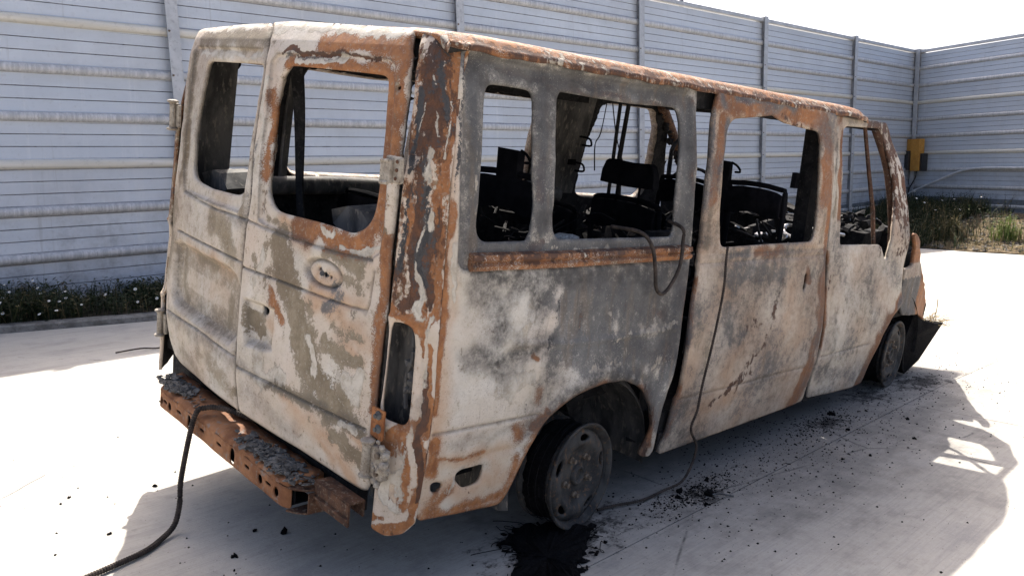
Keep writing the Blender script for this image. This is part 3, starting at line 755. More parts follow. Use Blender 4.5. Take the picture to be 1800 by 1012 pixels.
class MB:
    """collects simple solids and links them as one mesh object"""
    def __init__(self):
        self.v, self.f = [], []
    def add(self, vs, fs):
        k = len(self.v)
        self.v += [tuple(q) for q in vs]
        self.f += [tuple(k + i for i in q) for q in fs]
        return self
    def box(self, a, b, rot=None, jit=0):
        a, b = Vector(a), Vector(b)
        c = (a + b) / 2
        vs = []
        for i in range(8):
            p = Vector((b.x if i & 1 else a.x, b.y if i & 2 else a.y, b.z if i & 4 else a.z))
            if jit:
                p += Vector([random.uniform(-jit, jit) for _ in range(3)])
            if rot is not None:
                p = c + rot @ (p - c)
            vs.append(p)
        return self.add(vs, [(0, 2, 3, 1), (4, 5, 7, 6), (0, 1, 5, 4), (2, 6, 7, 3), (0, 4, 6, 2), (1, 3, 7, 5)])
    def tube(self, pts, r, n=8, cap=True):
        pts = [Vector(p) for p in pts]
        rs = r if isinstance(r, (list, tuple)) else [r] * len(pts)
        k = len(self.v)
        up = Vector((.13, .21, .97)).normalized()
        for i, p in enumerate(pts):
            t = (pts[min(i + 1, len(pts) - 1)] - pts[max(i - 1, 0)]).normalized()
            a = t.cross(up)
            if a.length < .1:
                a = t.cross(Vector((1, 0, 0)))
            a.normalize()
            b = t.cross(a)
            for j in range(n):
                q = 2 * math.pi * j / n
                self.v.append(tuple(p + (a * math.cos(q) + b * math.sin(q)) * rs[i]))
        for i in range(len(pts) - 1):
            for j in range(n):
                a0, a1 = k + i * n + j, k + i * n + (j + 1) % n
                self.f.append((a0, a1, a1 + n, a0 + n))
        if cap:
            self.f.append(tuple(k + j for j in range(n))[::-1])
            self.f.append(tuple(k + (len(pts) - 1) * n + j for j in range(n)))
        return self
    def prism(self, poly, axis, a, b, jit=0):
        """poly: 2-D outline in the plane across axis, extruded from a to b"""
        n = len(poly)
        def mk(p, t):
            q = [p[0], p[1]]
            q.insert(axis, t)
            return tuple(q)
        vs = [mk(p, a) for p in poly] + [mk(p, b) for p in poly]
        fs = [tuple(range(n))[::-1], tuple(range(n, 2 * n))]
        fs += [(i, (i + 1) % n, n + (i + 1) % n, n + i) for i in range(n)]
        return self.add(vs, fs)
    def shard(self, c, s, flat=.25):
        a = [Vector((random.uniform(-1, 1), random.uniform(-1, 1), random.uniform(-1, 1))).normalized() for _ in range(2)]
        u = (a[0] + Vector((0, 0, -a[0].z * .7))).normalized()
        w = u.cross(a[1]).normalized()
        n = u.cross(w)
        if n.z < 0:
            n = -n
        L, B, T = s * random.uniform(.7, 1.6), s * random.uniform(.3, .9), s * flat * random.uniform(.3, 1)
        c = Vector(c)
        q = [(-1, -.6), (-.3, -1), (.8, -.7), (1, .2), (.2, 1), (-.8, .5)]
        q = [(x * random.uniform(.6, 1.2), y * random.uniform(.6, 1.2)) for x, y in q]
        vs = [c + u * x * L + w * y * B - n * T + n * random.uniform(-.3, .3) * T for x, y in q] + [c + u * x * L * .9 + w * y * B * .9 + n * T + n * random.uniform(-1, 1) * T for x, y in q]
        return self.add(vs, [(5, 4, 3, 2, 1, 0), (6, 7, 8, 9, 10, 11)] + [(i, (i + 1) % 6, 6 + (i + 1) % 6, 6 + i) for i in range(6)])
    def lump(self, c, s, seed=None, sub=1, sq=(1, 1, 1)):
        bm = bmesh.new()
        bmesh.ops.create_icosphere(bm, subdivisions=sub, radius=1)
        vs = []
        for v in bm.verts:
            k = s * random.uniform(.6, 1.25)
            vs.append((c[0] + v.co.x * k * sq[0], c[1] + v.co.y * k * sq[1], c[2] + v.co.z * k * sq[2]))
        fs = [tuple(v.index for v in f.verts) for f in bm.faces]
        bm.free()
        return self.add(vs, fs)
    def lathe(self, prof, n, c, ax, cap=False):
        """prof: (radius, offset along axis)"""
        ax = Vector(ax).normalized()
        u = ax.cross(Vector((0, 0, 1)))
        if u.length < .1:
            u = ax.cross(Vector((1, 0, 0)))
        u.normalize()
        w = ax.cross(u)
        k = len(self.v)
        for (r, t) in prof:
            for j in range(n):
                q = 2 * math.pi * j / n
                self.v.append(tuple(Vector(c) + ax * t + (u * math.cos(q) + w * math.sin(q)) * r))
        for i in range(len(prof) - 1):
            for j in range(n):
                a0, a1 = k + i * n + j, k + i * n + (j + 1) % n
                self.f.append((a0, a1, a1 + n, a0 + n))
        if cap:
            self.f.append(tuple(k + j for j in range(n))[::-1])
            self.f.append(tuple(k + (len(prof) - 1) * n + j for j in range(n)))
        return self
    def build(self, name, mat, parent=None, smooth=False):
        o = mesh_obj(name, self.v, self.f, mat, parent, smooth)
        bm = bmesh.new()
        bm.from_mesh(o.data)
        bmesh.ops.recalc_face_normals(bm, faces=bm.faces)
        bm.to_mesh(o.data)
        bm.free()
        return o


def split_loose(o):
    """one object for every separate piece of a mesh"""
    me = o.data
    n = len(me.vertices)
    par = list(range(n))
    def find(a):
        while par[a] != a:
            par[a] = par[par[a]]
            a = par[a]
        return a
    for p in me.polygons:
        v = list(p.vertices)
        for b in v[1:]:
            par[find(b)] = find(v[0])
    comp = {}
    for p in me.polygons:
        comp.setdefault(find(p.vertices[0]), []).append(p)
    if len(comp) < 2:
        return [o]
    res, name, parent, mat = [], o.name.split('.')[0], o.parent, me.materials[0]
    sm = me.polygons[0].use_smooth
    for ps in comp.values():
        ids = sorted({v for p in ps for v in p.vertices})
        mp = {v: i for i, v in enumerate(ids)}
        m2 = bpy.data.meshes.new(name)
        m2.from_pydata([me.vertices[v].co[:] for v in ids], [], [tuple(mp[v] for v in p.vertices) for p in ps])
        m2.materials.append(mat)
        m2.polygons.foreach_set('use_smooth', [sm] * len(m2.polygons))
        c = bpy.data.objects.new(name, m2)
        link(c, parent)
        for md in o.modifiers:
            k = c.modifiers.new(md.name, md.type)
            if md.type == 'SOLIDIFY':
                k.thickness, k.offset = md.thickness, md.offset
            elif md.type == 'BEVEL':
                k.width, k.segments, k.limit_method = md.width, md.segments, md.limit_method
        res.append(c)
    bpy.data.objects.remove(o)
    bpy.data.meshes.remove(me)
    for i, c in enumerate(res):
        c.name = name
    return res


def bevel(o, w=.004, seg=1):
    m = o.modifiers.new('bevel', 'BEVEL')
    m.width = w
    m.segments = seg
    m.limit_method = 'ANGLE'
    return o


def curve_pts(pts, n):
    """Catmull-Rom through pts"""
    P = [Vector(p) for p in pts]
    P = [P[0] * 2 - P[1]] + P + [P[-1] * 2 - P[-2]]
    out = []
    for i in range(1, len(P) - 2):
        for k in range(n):
            t = k / n
            a, b, c, d = P[i - 1], P[i], P[i + 1], P[i + 2]
            out.append(.5 * ((2 * b) + (c - a) * t + (2 * a - 5 * b + 4 * c - d) * t * t + (3 * b - a - 3 * c + d) * t ** 3))
    out.append(P[-2])
    return out


def copy_part(o, parent):
    c = o.copy()
    COL.objects.link(c)
    c.parent = parent
    return c

# ------------------------------------------------------------------ body surfaces of the van (van frame: x forward, y left, z up)
ZW = [.2, .30, .5, .68, .91, 1.09, 1.286, 1.438, 1.726, 1.9]
YW = [.92, .934, .955, .955, .935, .92, .904, .888, .82, .775]
ZX = [.2, .56, .92, 1.06, 1.34, 1.5, 1.65, 1.72, 1.79]
XX = [-.845, -.838, -.82, -.8145, -.803, -.785, -.76, -.735, -.69]
def Wd(z):
    return np.interp(z, ZW, YW)
def xe(z):
    return np.interp(z, ZX, XX)
CPU = .17     # metres per unit of the corner-post coordinate
def taper(u, v):
    return .11 * np.clip((u - 1.85) / .6, 0, 1) * np.clip((v - 1.1) / .55, 0, 1)
def surf_side(u, v, o):
    return np.stack([u, -(Wd(v) - taper(u, v) + o), v], 1)
def surf_rear(u, v, o):
    return np.stack([xe(v) - .058 * (1 - np.minimum(1, np.abs(u) / .8) ** 2) - o, u, v], 1)
def surf_post(u, v, o):
    th = u / CPU * math.pi / 2
    yd = np.interp(v, [1.4, 1.5, 1.59, 1.69, 1.735, 1.77], [.8, .786, .774, .748, .722, .70])
    w = Wd(v) - yd
    return np.stack([xe(v) + (.1 + .02 * np.clip((v - 1.4) / .3, 0, 1)) * (1 - np.cos(th)) - o * np.cos(th), -(yd + w * np.sin(th)) - o * np.sin(th), v], 1)
def surf_wing(u, v, o):
    t = np.clip((u - 2.8) / .85, 0, 1)
    return np.stack([u, -(.93 - .13 * t ** 2 + o), v], 1)


def seg_dist(P, A, B):
    A, B = np.array(A), np.array(B)
    d = B - A
    L = d @ d
    t = np.clip(((P - A) @ d) / (L if L > 1e-12 else 1), 0, 1)
    return np.hypot(*(P - (A + t[:, None] * d)).T)
def path_dist(P, pts, closed=False):
    q = list(pts) + ([pts[0]] if closed else [])
    if len(q) == 1:
        return np.hypot(*(P - np.array(q[0])).T)
    r = seg_dist(P, q[0], q[1])
    for i in range(1, len(q) - 1):
        r = np.minimum(r, seg_dist(P, q[i], q[i + 1]))
    return r
def inside(P, poly):
    r = np.zeros(len(P), bool)
    n = len(poly)
    for i in range(n):
        (x0, y0), (x1, y1) = poly[i], poly[(i + 1) % n]
        c = (y0 > P[:, 1]) != (y1 > P[:, 1])
        with np.errstate(divide='ignore', invalid='ignore'):
            r ^= c & (P[:, 0] < (x1 - x0) * (P[:, 1] - y0) / ((y1 - y0) if y1 != y0 else 1e-12) + x0)
    return r
def soften(poly, cut=.012, rep=2):
    p = [np.array(q, float) for q in poly]
    for r in range(rep):
        out = []
        for i in range(len(p)):
            a, b = p[i], p[(i + 1) % len(p)]
            d = b - a
            L = np.hypot(*d)
            t = min(.25, cut / (r + 1) / max(L, 1e-6))
            out += [a + d * t, b - d * t]
        p = out
    return [tuple(q) for q in p]
def resample(poly, s):
    out = []
    n = len(poly)
    for i in range(n):
        a, b = np.array(poly[i]), np.array(poly[(i + 1) % n])
        k = max(1, int(round(np.hypot(*(b - a)) / s)))
        for j in range(k):
            out.append(tuple(a + (b - a) * j / k))
    keep = [out[0]]
    for q in out[1:]:
        if np.hypot(q[0] - keep[-1][0], q[1] - keep[-1][1]) > min(s * .25, .002):
            keep.append(q)
    return keep if len(keep) > 2 else list(poly)
WKEY = {'s': surf_side, 'r': surf_rear, 'c': surf_post}


def wear(P, key, su=1.0):
    W = {c: np.zeros(len(P)) for c in 'ORGDKCST'}
    wob = np.stack([vnoise(P, 6, 201), vnoise(P, 6, 202)], 1) * .022 + np.stack([vnoise(P, 23, 203), vnoise(P, 23, 204)], 1) * .005
    P = P + wob
    var = 1 + .8 * vnoise(P, 8, 205)
    for (s, c, r, st, pts) in WEAR:
        if s != key:
            continue
        q = [(a * su, b) for a, b in pts]
        x0, x1 = min(a for a, _ in q) - 3 * r, max(a for a, _ in q) + 3 * r
        y0, y1 = min(b for _, b in q) - 3 * r, max(b for _, b in q) + 3 * r
        ix = np.nonzero((P[:, 0] > x0) & (P[:, 0] < x1) & (P[:, 1] > y0) & (P[:, 1] < y1))[0]
        if len(ix) == 0:
            continue
        d = path_dist(P[ix], q)
        w = st * (1.08 if c == 'R' else 1.0 if c in 'ST' else .93) * np.exp(-(d / ((1.55 if c == 'R' else 1.0 if c == 'C' else 1.3) * r * np.clip(var[ix], .35, 1.7))) ** 2)
        W[c][ix] = np.maximum(W[c][ix], w)
    return W


def paint(me, W):
    n = len(me.vertices)
    for nm, ks in (('wear_a', 'ORG'), ('wear_light_b', 'DKC'), ('wear_shade_c', 'STX')):
        a = me.attributes.new(nm, 'FLOAT_COLOR', 'POINT')
        buf = np.ones((n, 4), np.float32)
        for i, k in enumerate(ks):
            buf[:, i] = W[k] if k in W else 0
        if nm == 'wear_shade_c':
            buf[:, 3] = W['Y'] if 'Y' in W else 0
        a.data.foreach_set('color', buf.ravel())


def sheet(name, key, outline, holes, parent, spacing=.010, relief=None, thick=.03, extra=None, flip=False, mirror=False,
          su=1.0, off=0.0, surf=None, inner='char', soft=.012, base=None, lip=.006, fine=(), hsoft=.012):
    """a pressed steel panel: outline with openings, creases pressed in, wear stored on the vertices"""
    surf = surf or WKEY[key]
    outl = resample(soften([(a * su, b) for a, b in outline], soft), spacing)
    hs = [resample(soften([(a * su, b) for a, b in h], hsoft), spacing) for h in holes]
    loops = [outl] + hs
    pts, edges = [], []
    for L in loops:
        k = len(pts)
        pts += L
        edges += [(k + i, k + (i + 1) % len(L)) for i in range(len(L))]
    o = np.array(outl)
    xs = np.arange(o[:, 0].min(), o[:, 0].max(), spacing)
    ys = np.arange(o[:, 1].min(), o[:, 1].max(), spacing * .866)
    g = np.array([(x + (spacing * .5 if j % 2 else 0), y) for j, y in enumerate(ys) for x in xs])
    g += RNG.uniform(-.12, .12, g.shape) * spacing
    ok = inside(g, outl)
    for h in hs:
        ok &= ~inside(g, h)
    g = g[ok]
    dd = np.full(len(g), 9.0)
    for L in loops:
        dd = np.minimum(dd, path_dist(g, L, True))
    g = g[dd > spacing * .55]
    # closer points along the pressed creases, so that they stay sharp
    for L in fine:
        q = resample(list(L), .008)
        if tuple(L[0]) != tuple(L[-1]):
            q = [p for p in q if path_dist(np.array([p]), L)[0] < 1e-4]
        A = np.array(q)
        T = np.roll(A, -1, 0) - A
        T[-1] = T[-2] if len(T) > 1 else T[-1]
        T /= np.maximum(np.hypot(*T.T), 1e-9)[:, None]
        Nn = np.stack([-T[:, 1], T[:, 0]], 1)
        new = np.concatenate([A + Nn * o for o in (-.0125, -.0065, -.003, 0, .003, .0065, .0125)])
        ok = inside(new, outl)
        for h in hs:
            ok &= ~inside(new, h)
        new = new[ok]
        dd = np.full(len(new), 9.0)
        for M_ in loops:
            dd = np.minimum(dd, path_dist(new, M_, True))
        new = new[dd > .003]
        g = np.concatenate([g[path_dist(g, L) > .0155], new])
    allp = [Vector(p) for p in pts] + [Vector(p) for p in g]
    vo, _, fo, _, _, _ = delaunay_2d_cdt(allp, edges, [], 0, 1e-7)
    V = np.array([(v.x, v.y) for v in vo])
    Fc = np.array([f for f in fo if len(f) == 3])
    cen = V[Fc].mean(1)
    ok = inside(cen, outl)
    for h in hs:
        ok &= ~inside(cen, h)
    Fc = Fc[ok]
    r = np.full(len(V), float(off))
    if lip:
        for h in hs:
            d = path_dist(V, h, True)
            r -= lip * np.exp(-(d / .006) ** 1.5)
    if relief is not None:
        r += relief(V)
    P3 = surf(V[:, 0], V[:, 1], r)
    if mirror:
        P3[:, 1] *= -1
    if flip != mirror:
        Fc = Fc[:, ::-1]
    ob = mesh_obj(name, P3, Fc, ['burnt', inner], parent, True)
    W = wear(V, key, su) if key in WKEY and not mirror else {c: np.zeros(len(V)) for c in 'ORGDKCST'}
    W['X'] = np.full(len(V), np.where(True, .62, 0) if key in 'sw' else .10)
    W['Y'] = np.full(len(V), .85 if key == 'c' else 0.0)
    if base:
        base(V, W)
    paint(ob.data, W)
    if thick:
        m = ob.modifiers.new('thickness', 'SOLIDIFY')
        m.thickness = thick
        m.offset = -1
        m.material_offset = 1
        m.material_offset_rim = 0
    return ob


def groove(V, pts, a, w):
    return -a * np.exp(-(path_dist(V, pts) / w) ** 2)
def step_in(V, poly, depth, w):
    d = path_dist(V, poly, True)
    s = np.where(inside(V, poly), d, -d)
    return -depth * np.clip(s / w * .5 + .5, 0, 1)
def vnoise(V, f, seed):
    r = np.random.default_rng(seed)
    out = np.zeros(len(V))
    for k in range(7):
        a = r.uniform(0, 6.28)
        q = f * r.uniform(.5, 1.6)
        out += np.sin((V[:, 0] * math.cos(a) + V[:, 1] * math.sin(a)) * q * 6.28 + r.uniform(0, 6.28))
    return out / 7

# ================================================================== SETTING
def gz(x):
    """the yard is level under the van and falls gently towards the far corner"""
    return 0.0 if x < 2.9 else (-.03 * (x - 3.2) if x > 3.5 else -.009 * ((x - 2.9) / .6) ** 2)


def ground_to(x, y, z):
    return (x, y, z + gz(x))


base = mesh_obj('ground', [(-300, -300, -.9), (300, -300, -.9), (300, 300, -.9), (-300, 300, -.9)], [(0, 1, 2, 3)], 'ground')
tag(base, kind='structure')

# concrete yard poured in bays, with open joints between the slabs
def kerb_y(x):
    return 4.745 - .30 * x if x < .7 else (4.535 - .12 * (x - .7) if x < 3.0 else 4.26)
yard = empty('concrete_yard', (0, 0, 0), kind='structure')
ysp = [-13.2, -9.2, -5.2, -1.18, 2.82, 5.6]
xsp = [-15, -10.5, -6, -1.9, 2.6, 7.0, 11.2, 15.1]
for j in range(len(ysp) - 1):
    for i in range(len(xsp) - 1):
        x0, x1, y0, y1 = xsp[i] + .0025, xsp[i + 1] - .0025, ysp[j] + .0025, ysp[j + 1] - .0025
        nx, ny = 24, 4
        vs, fs = [], []
        for b in range(ny + 1):
            for a in range(nx + 1):
                x = x0 + (x1 - x0) * a / nx
                y = y0 + (y1 - y0) * b / ny
                if j == len(ysp) - 2:
                    y = y0 + (kerb_y(x) - y0) * b / ny
                vs.append((x, y, gz(x)))
        k = len(vs)
        for b in range(ny):
            for a in range(nx):
                q = b * (nx + 1) + a
                fs.append((q, q + 1, q + nx + 2, q + nx + 1))
        ring = [a for a in range(nx + 1)] + [b * (nx + 1) + nx for b in range(1, ny + 1)] + [ny * (nx + 1) + a for a in range(nx - 1, -1, -1)] + [b * (nx + 1) for b in range(ny - 1, 0, -1)]
        vs += [(vs[q][0], vs[q][1], vs[q][2] - .12) for q in ring]
        n = len(ring)
        fs += [(ring[(q + 1) % n], ring[q], k + q, k + (q + 1) % n) for q in range(n)]
        mesh_obj('slab', vs, fs, 'concrete', yard)
# packed earth that shows in the joints
vs, fs = [], []
for i, x in enumerate([-15, 2.9, 3.2, 3.5, 15.1]):
    vs += [(x, -13.2, gz(x) - .006), (x, 5.5 if x < 15 else 4.2, gz(x) - .006)]
    if i:
        q = 2 * i
        fs.append((q - 2, q, q + 1, q - 1))
mesh_obj('joint_filling', vs, fs, 'joint', yard)

# the yard goes on behind the camera
apron = MB()
apron.box((-70, -70, -.9), (60, -13.21, -.004))
apron.box((-70, -13.2, -.9), (-15.01, 4.2, -.004))
tag(apron.build('outer_yard', 'concrete'), kind='structure')

# kerb and planted strip along the barrier
kv, kf = [], []
xs = [x * .5 for x in range(-24, 31)]
for i, x in enumerate(xs):
    y, z = kerb_y(x), gz(x)
    w = random.uniform(-.008, .008)
    kv += [(x, y + .004, z - .1), (x, y + .004 + w, z + .052 + w), (x, y + .018, z + .066 + w), (x, y + .12, z + .07 + w), (x, y + .125, z - .1)]
    if i:
        for j in range(4):
            q = (i - 1) * 5 + j
            kf.append((q, q + 5, q + 6, q + 1))
kerb = mesh_obj('kerb', kv, kf, 'kerb')
tag(kerb, kind='structure')
bv, bf = [], []
xs = [x * .25 for x in range(-48, 61)]
for i, x in enumerate(xs):
    for j in range(6):
        t = j / 5
        y = kerb_y(x) + .122 + (5.98 - .0188 * x - kerb_y(x)) * t
        bv.append((x, y, gz(x) + .045 + .04 * t + random.uniform(-.012, .02)))
    if i:
        for j in range(5):
            q = (i - 1) * 6 + j
            bf.append((q, q + 6, q + 7, q + 1))
bed = mesh_obj('soil_bed', bv, bf, 'soil', smooth=True)
tag(bed, kind='structure')

# gravel bank in the far corner
def bank_z(x, y):
    t = min(1, max(0, (x - 15.0) / 3.6))
    s = t * t * (3 - 2 * t)
    return gz(15.1) + .02 + (.16 - gz(15.1)) * s
gv, gf = [], []
NX, NY = 44, 90
for j in range(NY + 1):
    for i in range(NX + 1):
        x = 15.02 + i * 6.0 / NX + (.12 * math.sin(j * .9) * random.random() if i == 0 else 0)
        y = -16 + j * 21.9 / NY
        gv.append((x, y, bank_z(x, y) + random.uniform(-.02, .035) * (1 if i else .1)))
for j in range(NY):
    for i in range(NX):
        q = j * (NX + 1) + i
        gf.append((q, q + 1, q + NX + 2, q + NX + 1))
bank = mesh_obj('gravel_bank', gv, gf, 'bank', smooth=True)
tag(bank, kind='structure')
def stones(n, x0, x1, y0, y1, zf, smin, smax, name, mat, label=None):
    mb = MB()
    for _ in range(n):
        x, y = random.uniform(x0, x1), random.uniform(y0, y1)
        s = smin + (smax - smin) * random.random() ** 3
        z = zf(x, y) + s * .3
        a = random.uniform(0, 6.28)
        q = [Vector((math.cos(a + k * 1.57) * s * random.uniform(.6, 1.2), math.sin(a + k * 1.57) * s * random.uniform(.6, 1.2), random.uniform(-.3, .1) * s)) for k in range(4)]
        top = Vector((random.uniform(-.2, .2) * s, random.uniform(-.2, .2) * s, s * random.uniform(.4, .9)))
        bot = Vector((0, 0, -s * .6))
        c = Vector((x, y, z))
        mb.add([c + p for p in q + [top, bot]], [(0, 1, 4), (1, 2, 4), (2, 3, 4), (3, 0, 4), (1, 0, 5), (2, 1, 5), (3, 2, 5), (0, 3, 5)])
    o = mb.build(name, mat)
    return tag(o, kind='stuff', label=label, cat='gravel' if label else None)
stones(5200, 15.05, 18.95, -4, 5.3, bank_z, .012, .06, 'gravel', 'stone', 'loose grey gravel over the bank at the foot of the far barrier')

# ------------------------------------------------------------------ the two noise barriers
LEAN = -.03
def rail_z(x, k):
    return 1.39 + .008 * x + (.44 - .0012 * x) * (k - 3)
def wall1_pt(s, z, d=0.0):
    """s along the long barrier, z up, d towards the yard"""
    return Vector((s + LEAN * z, 5.87 - .0188 * s - d, z))
W2D = Vector((-.392, -.92, 0)).normalized()
W2N = Vector((-.92, .392, 0)).normalized()
CORN = wall1_pt(20.06, 0)
def wall2_pt(s, z, d=0.0):
    p = CORN + W2D * s + W2N * d
    return Vector((p.x + LEAN * z, p.y, z))
def rail2_z(s, k):
    return 1.55 + .004 * s + .413 * (k - 3)


def barrier(name, label, pt, rz, posts, pale, zlow, extra_pales=()):
    root = empty(name, tuple(pt(posts[0], 0)), label=label, cat='noise barrier')
    inv = Matrix.Translation(-root.location)
    def out(nm, vs, fs, mat, smooth=False):
        return mesh_obj(nm, [inv @ Vector(v) for v in vs], fs, mat, root, smooth)
    for b in range(len(posts) - 1):
        s0, s1 = posts[b] + .012, posts[b + 1] - .012
        for k in range(0, 10):
            def zz(s, f):
                lo = rz(s, k - 1) + .045 if k > 0 else zlow(s)
                return lo + (rz(s, k) - (.045 if k < 9 else .06) - lo) * f
            # panel: flat strips parted by pressed grooves
            jd = random.uniform(-.004, .004)
            fr = [0, .325, .338, .351, .655, .668, .681, 1.0]
            dp = [0, .0, -.012, 0, 0, -.012, 0, 0]
            if k == 0:
                fr, dp = [0, .45, .5, .55, 1.0], [0, 0, -.012, 0, 0]
            vs, fs = [], []
            for i, (t, d) in enumerate(zip(fr, dp)):
                vs += [pt(s0, zz(s0, t), d + jd), pt(s1, zz(s1, t), d + jd * .4)]
                if i:
                    fs.append((2 * i - 2, 2 * i - 1, 2 * i + 1, 2 * i))
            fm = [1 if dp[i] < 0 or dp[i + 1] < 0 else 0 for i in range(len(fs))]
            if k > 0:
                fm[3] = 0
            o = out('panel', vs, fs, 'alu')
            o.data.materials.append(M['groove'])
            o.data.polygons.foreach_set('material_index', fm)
            # rolled rib at the head of the panel
            vs, fs = [], []
            n = 11
            for i in range(n):
                a = math.pi * (i - 1) / (n - 3)
                d = .046 * max(0, math.sin(a)) ** .7 + .001
                h = -.046 * math.cos(a)
                if i in (0, n - 1):
                    d, h = .0015, (-.056 if i == 0 else .056)
                    if k == 9:
                        h = -.046
                vs += [pt(s0, rz(s0, k) + h, d), pt(s1, rz(s1, k) + h, d)]
                if i:
                    fs.append((2 * i - 2, 2 * i - 1, 2 * i + 1, 2 * i))
            if k < 9:
                o = out('rib', vs, fs, 'rib_pale' if k in pale else 'rib', True)
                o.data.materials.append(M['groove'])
                o.data.polygons.foreach_set('material_index', [1] + [0] * (n - 3) + [1])  # dark edge strips: dirt line and painted shade along the rib
            # drip lip under pale joint ribs
        # plinth
        vs, fs = [], []
        for d, z0, z1 in ((.0, -1.2, 1),):
            q = [(.03, -1.2), (.03, None), (-.05, None)]
            for i, (dd, z) in enumerate(q):
                vs += [pt(s0, zlow(s0) if z is None else z, dd), pt(s1, zlow(s1) if z is None else z, dd)]
                if i:
                    fs.append((2 * i - 2, 2 * i - 1, 2 * i + 1, 2 * i))
        out('plinth', vs, fs, 'plinth')
        # cap rail along the head
        vs = []
        for s in (s0, s1):
            z = rz(s, 9) - .03
            for d, h in ((.05, -.03), (.05, .03), (-.06, .03), (-.06, -.03)):
                vs.append(pt(s, z + h + .02, d))
        out('cap_rail', vs, [(0, 4, 5, 1), (1, 5, 6, 2), (2, 6, 7, 3), (3, 7, 4, 0)], 'galv')
    # H section posts
    for s in posts:
        top = rz(s, 9) + .05
        w = .062
        vs, fs = [], []
        secs = [[(-w, .085), (w, .085), (w, .097), (-w, .097)], [(-w, -.097), (w, -.097), (w, -.085), (-w, -.085)]]
        for q in secs:
            k = len(vs)
            for z in (-1.2, top):
                vs += [pt(s + a, z, d) for a, d in q]
            fs += [(k + i, k + (i + 1) % 4, k + 4 + (i + 1) % 4, k + 4 + i) for i in range(4)] + [(k + 4, k + 5, k + 6, k + 7)]
        p = out('post', vs, fs, 'galv')
        vs, fs = [], []
        for z in (-1.2, top - .004):
            vs += [pt(s + a, z, d) for a, d in [(-.012, -.084), (.012, -.084), (.012, .084), (-.012, .084)]]
        fs = [(i, (i + 1) % 4, 4 + (i + 1) % 4, 4 + i) for i in range(4)] + [(4, 5, 6, 7)]
        wb = out('web', vs, fs, 'galv_dark')
        wb.parent = p
        mb = MB()
        for k in range(8):
            c = pt(s - .045, rz(s, k) - .0, .100)
            mb.lathe([(.0, .012), (.010, .012), (.012, 0)], 6, inv @ c, (0, -1, 0))
        bo = mb.build('bolt', 'bolt', root)
        bo.parent = p
    return root


def zl1(s):
    return .03 + .02 * s if s < 12 else .27 + (.46 - .27) * (s - 12) / 8
posts1 = [1.49 + 3.79 * k for k in range(-4, 5)] + [20.06]
posts1 = [p for p in posts1]
barrier('noise_barrier', 'long grey ribbed aluminium noise barrier with steel posts behind the burnt van', wall1_pt, rail_z, posts1, (3, 6), zl1)
posts2 = [.16, 3.95, 7.75, 11.55, 15.35, 19.1]
barrier('noise_barrier', 'shorter ribbed aluminium noise barrier closing the far corner, with a yellow box on it', wall2_pt, rail2_z, posts2, (3, 6), lambda s: .48)

# pole standing beyond the long barrier
pl = MB()
pl.lathe([(.06, 0), (.055, 3), (.035, 8.5)], 10, (12.9, 7.6, -.9), (0, 0, 1), True)
tag(pl.build('lamp_pole', 'galv_dark', smooth=True), 'thin dark pole rising behind the top of the long barrier', 'pole')

# yellow box with black housings on the far barrier
def w2loc(s, z, d):
    return wall2_pt(s, z, d)
yb = empty('switch_box', tuple(w2loc(.37, 1.1, .0)), label='yellow metal box with black side housings fixed on the far barrier by the corner', cat='switch box')
yinv = Matrix.Translation(-yb.location)
def wbox(name, s0, s1, z0, z1, d0, d1, mat, parent):
    vs = [yinv @ w2loc(s, z, d) for d in (d0, d1) for z in (z0, z1) for s in (s0, s1)]
    o = mesh_obj(name, vs, [(0, 2, 3, 1), (4, 5, 7, 6), (0, 1, 5, 4), (2, 6, 7, 3), (0, 4, 6, 2), (1, 3, 7, 5)], mat, parent)
    bm = bmesh.new(); bm.from_mesh(o.data); bmesh.ops.recalc_face_normals(bm, faces=bm.faces); bm.to_mesh(o.data); bm.free()
    return bevel(o, .008, 2)
wbox('plate', .10, .26, 1.30, 1.89, .10, .24, 'yellow', yb)
wbox('plate', .265, .52, 1.10, 1.89, .10, .28, 'yellow', yb)
wbox('housing', .08, .255, 1.12, 1.60, .245, .34, 'black', yb)
wbox('housing', .525, .60, 1.10, 1.53, .06, .24, 'black', yb)
for z in (1.74, 1.50, 1.28):
    wbox('clamp', -.02, .095, z - .015, z + .015, .11, .15, 'galv_dark', yb)
cb = MB()
cb.tube([yinv @ p for p in curve_pts([w2loc(.40, 1.12, .2), w2loc(.42, .95, .24), w2loc(.33, .8, .24), w2loc(.25, .62, .26), w2loc(.24, .30, .28)], 5)], .016, 6)
cb.build('cable', 'black', yb, True)
# pale conduit that climbs from the weeds and runs along the wall
cp = MB()
pts = [w2loc(.12, .45, .3), w2loc(.35, .60, .22), w2loc(.95, .86, .12), w2loc(1.55, 1.09, .09), w2loc(2.0, 1.17, .085), w2loc(2.6, 1.185, .085), w2loc(4, 1.19, .1), w2loc(7, 1.22, .1), w2loc(11, 1.25, .1)]
cp.tube(curve_pts(pts, 6), .030, 8)
tag(cp.build('conduit_pipe', 'pipe', smooth=True), 'pale conduit pipe curving up from the weeds and running along the far barrier', 'pipe')

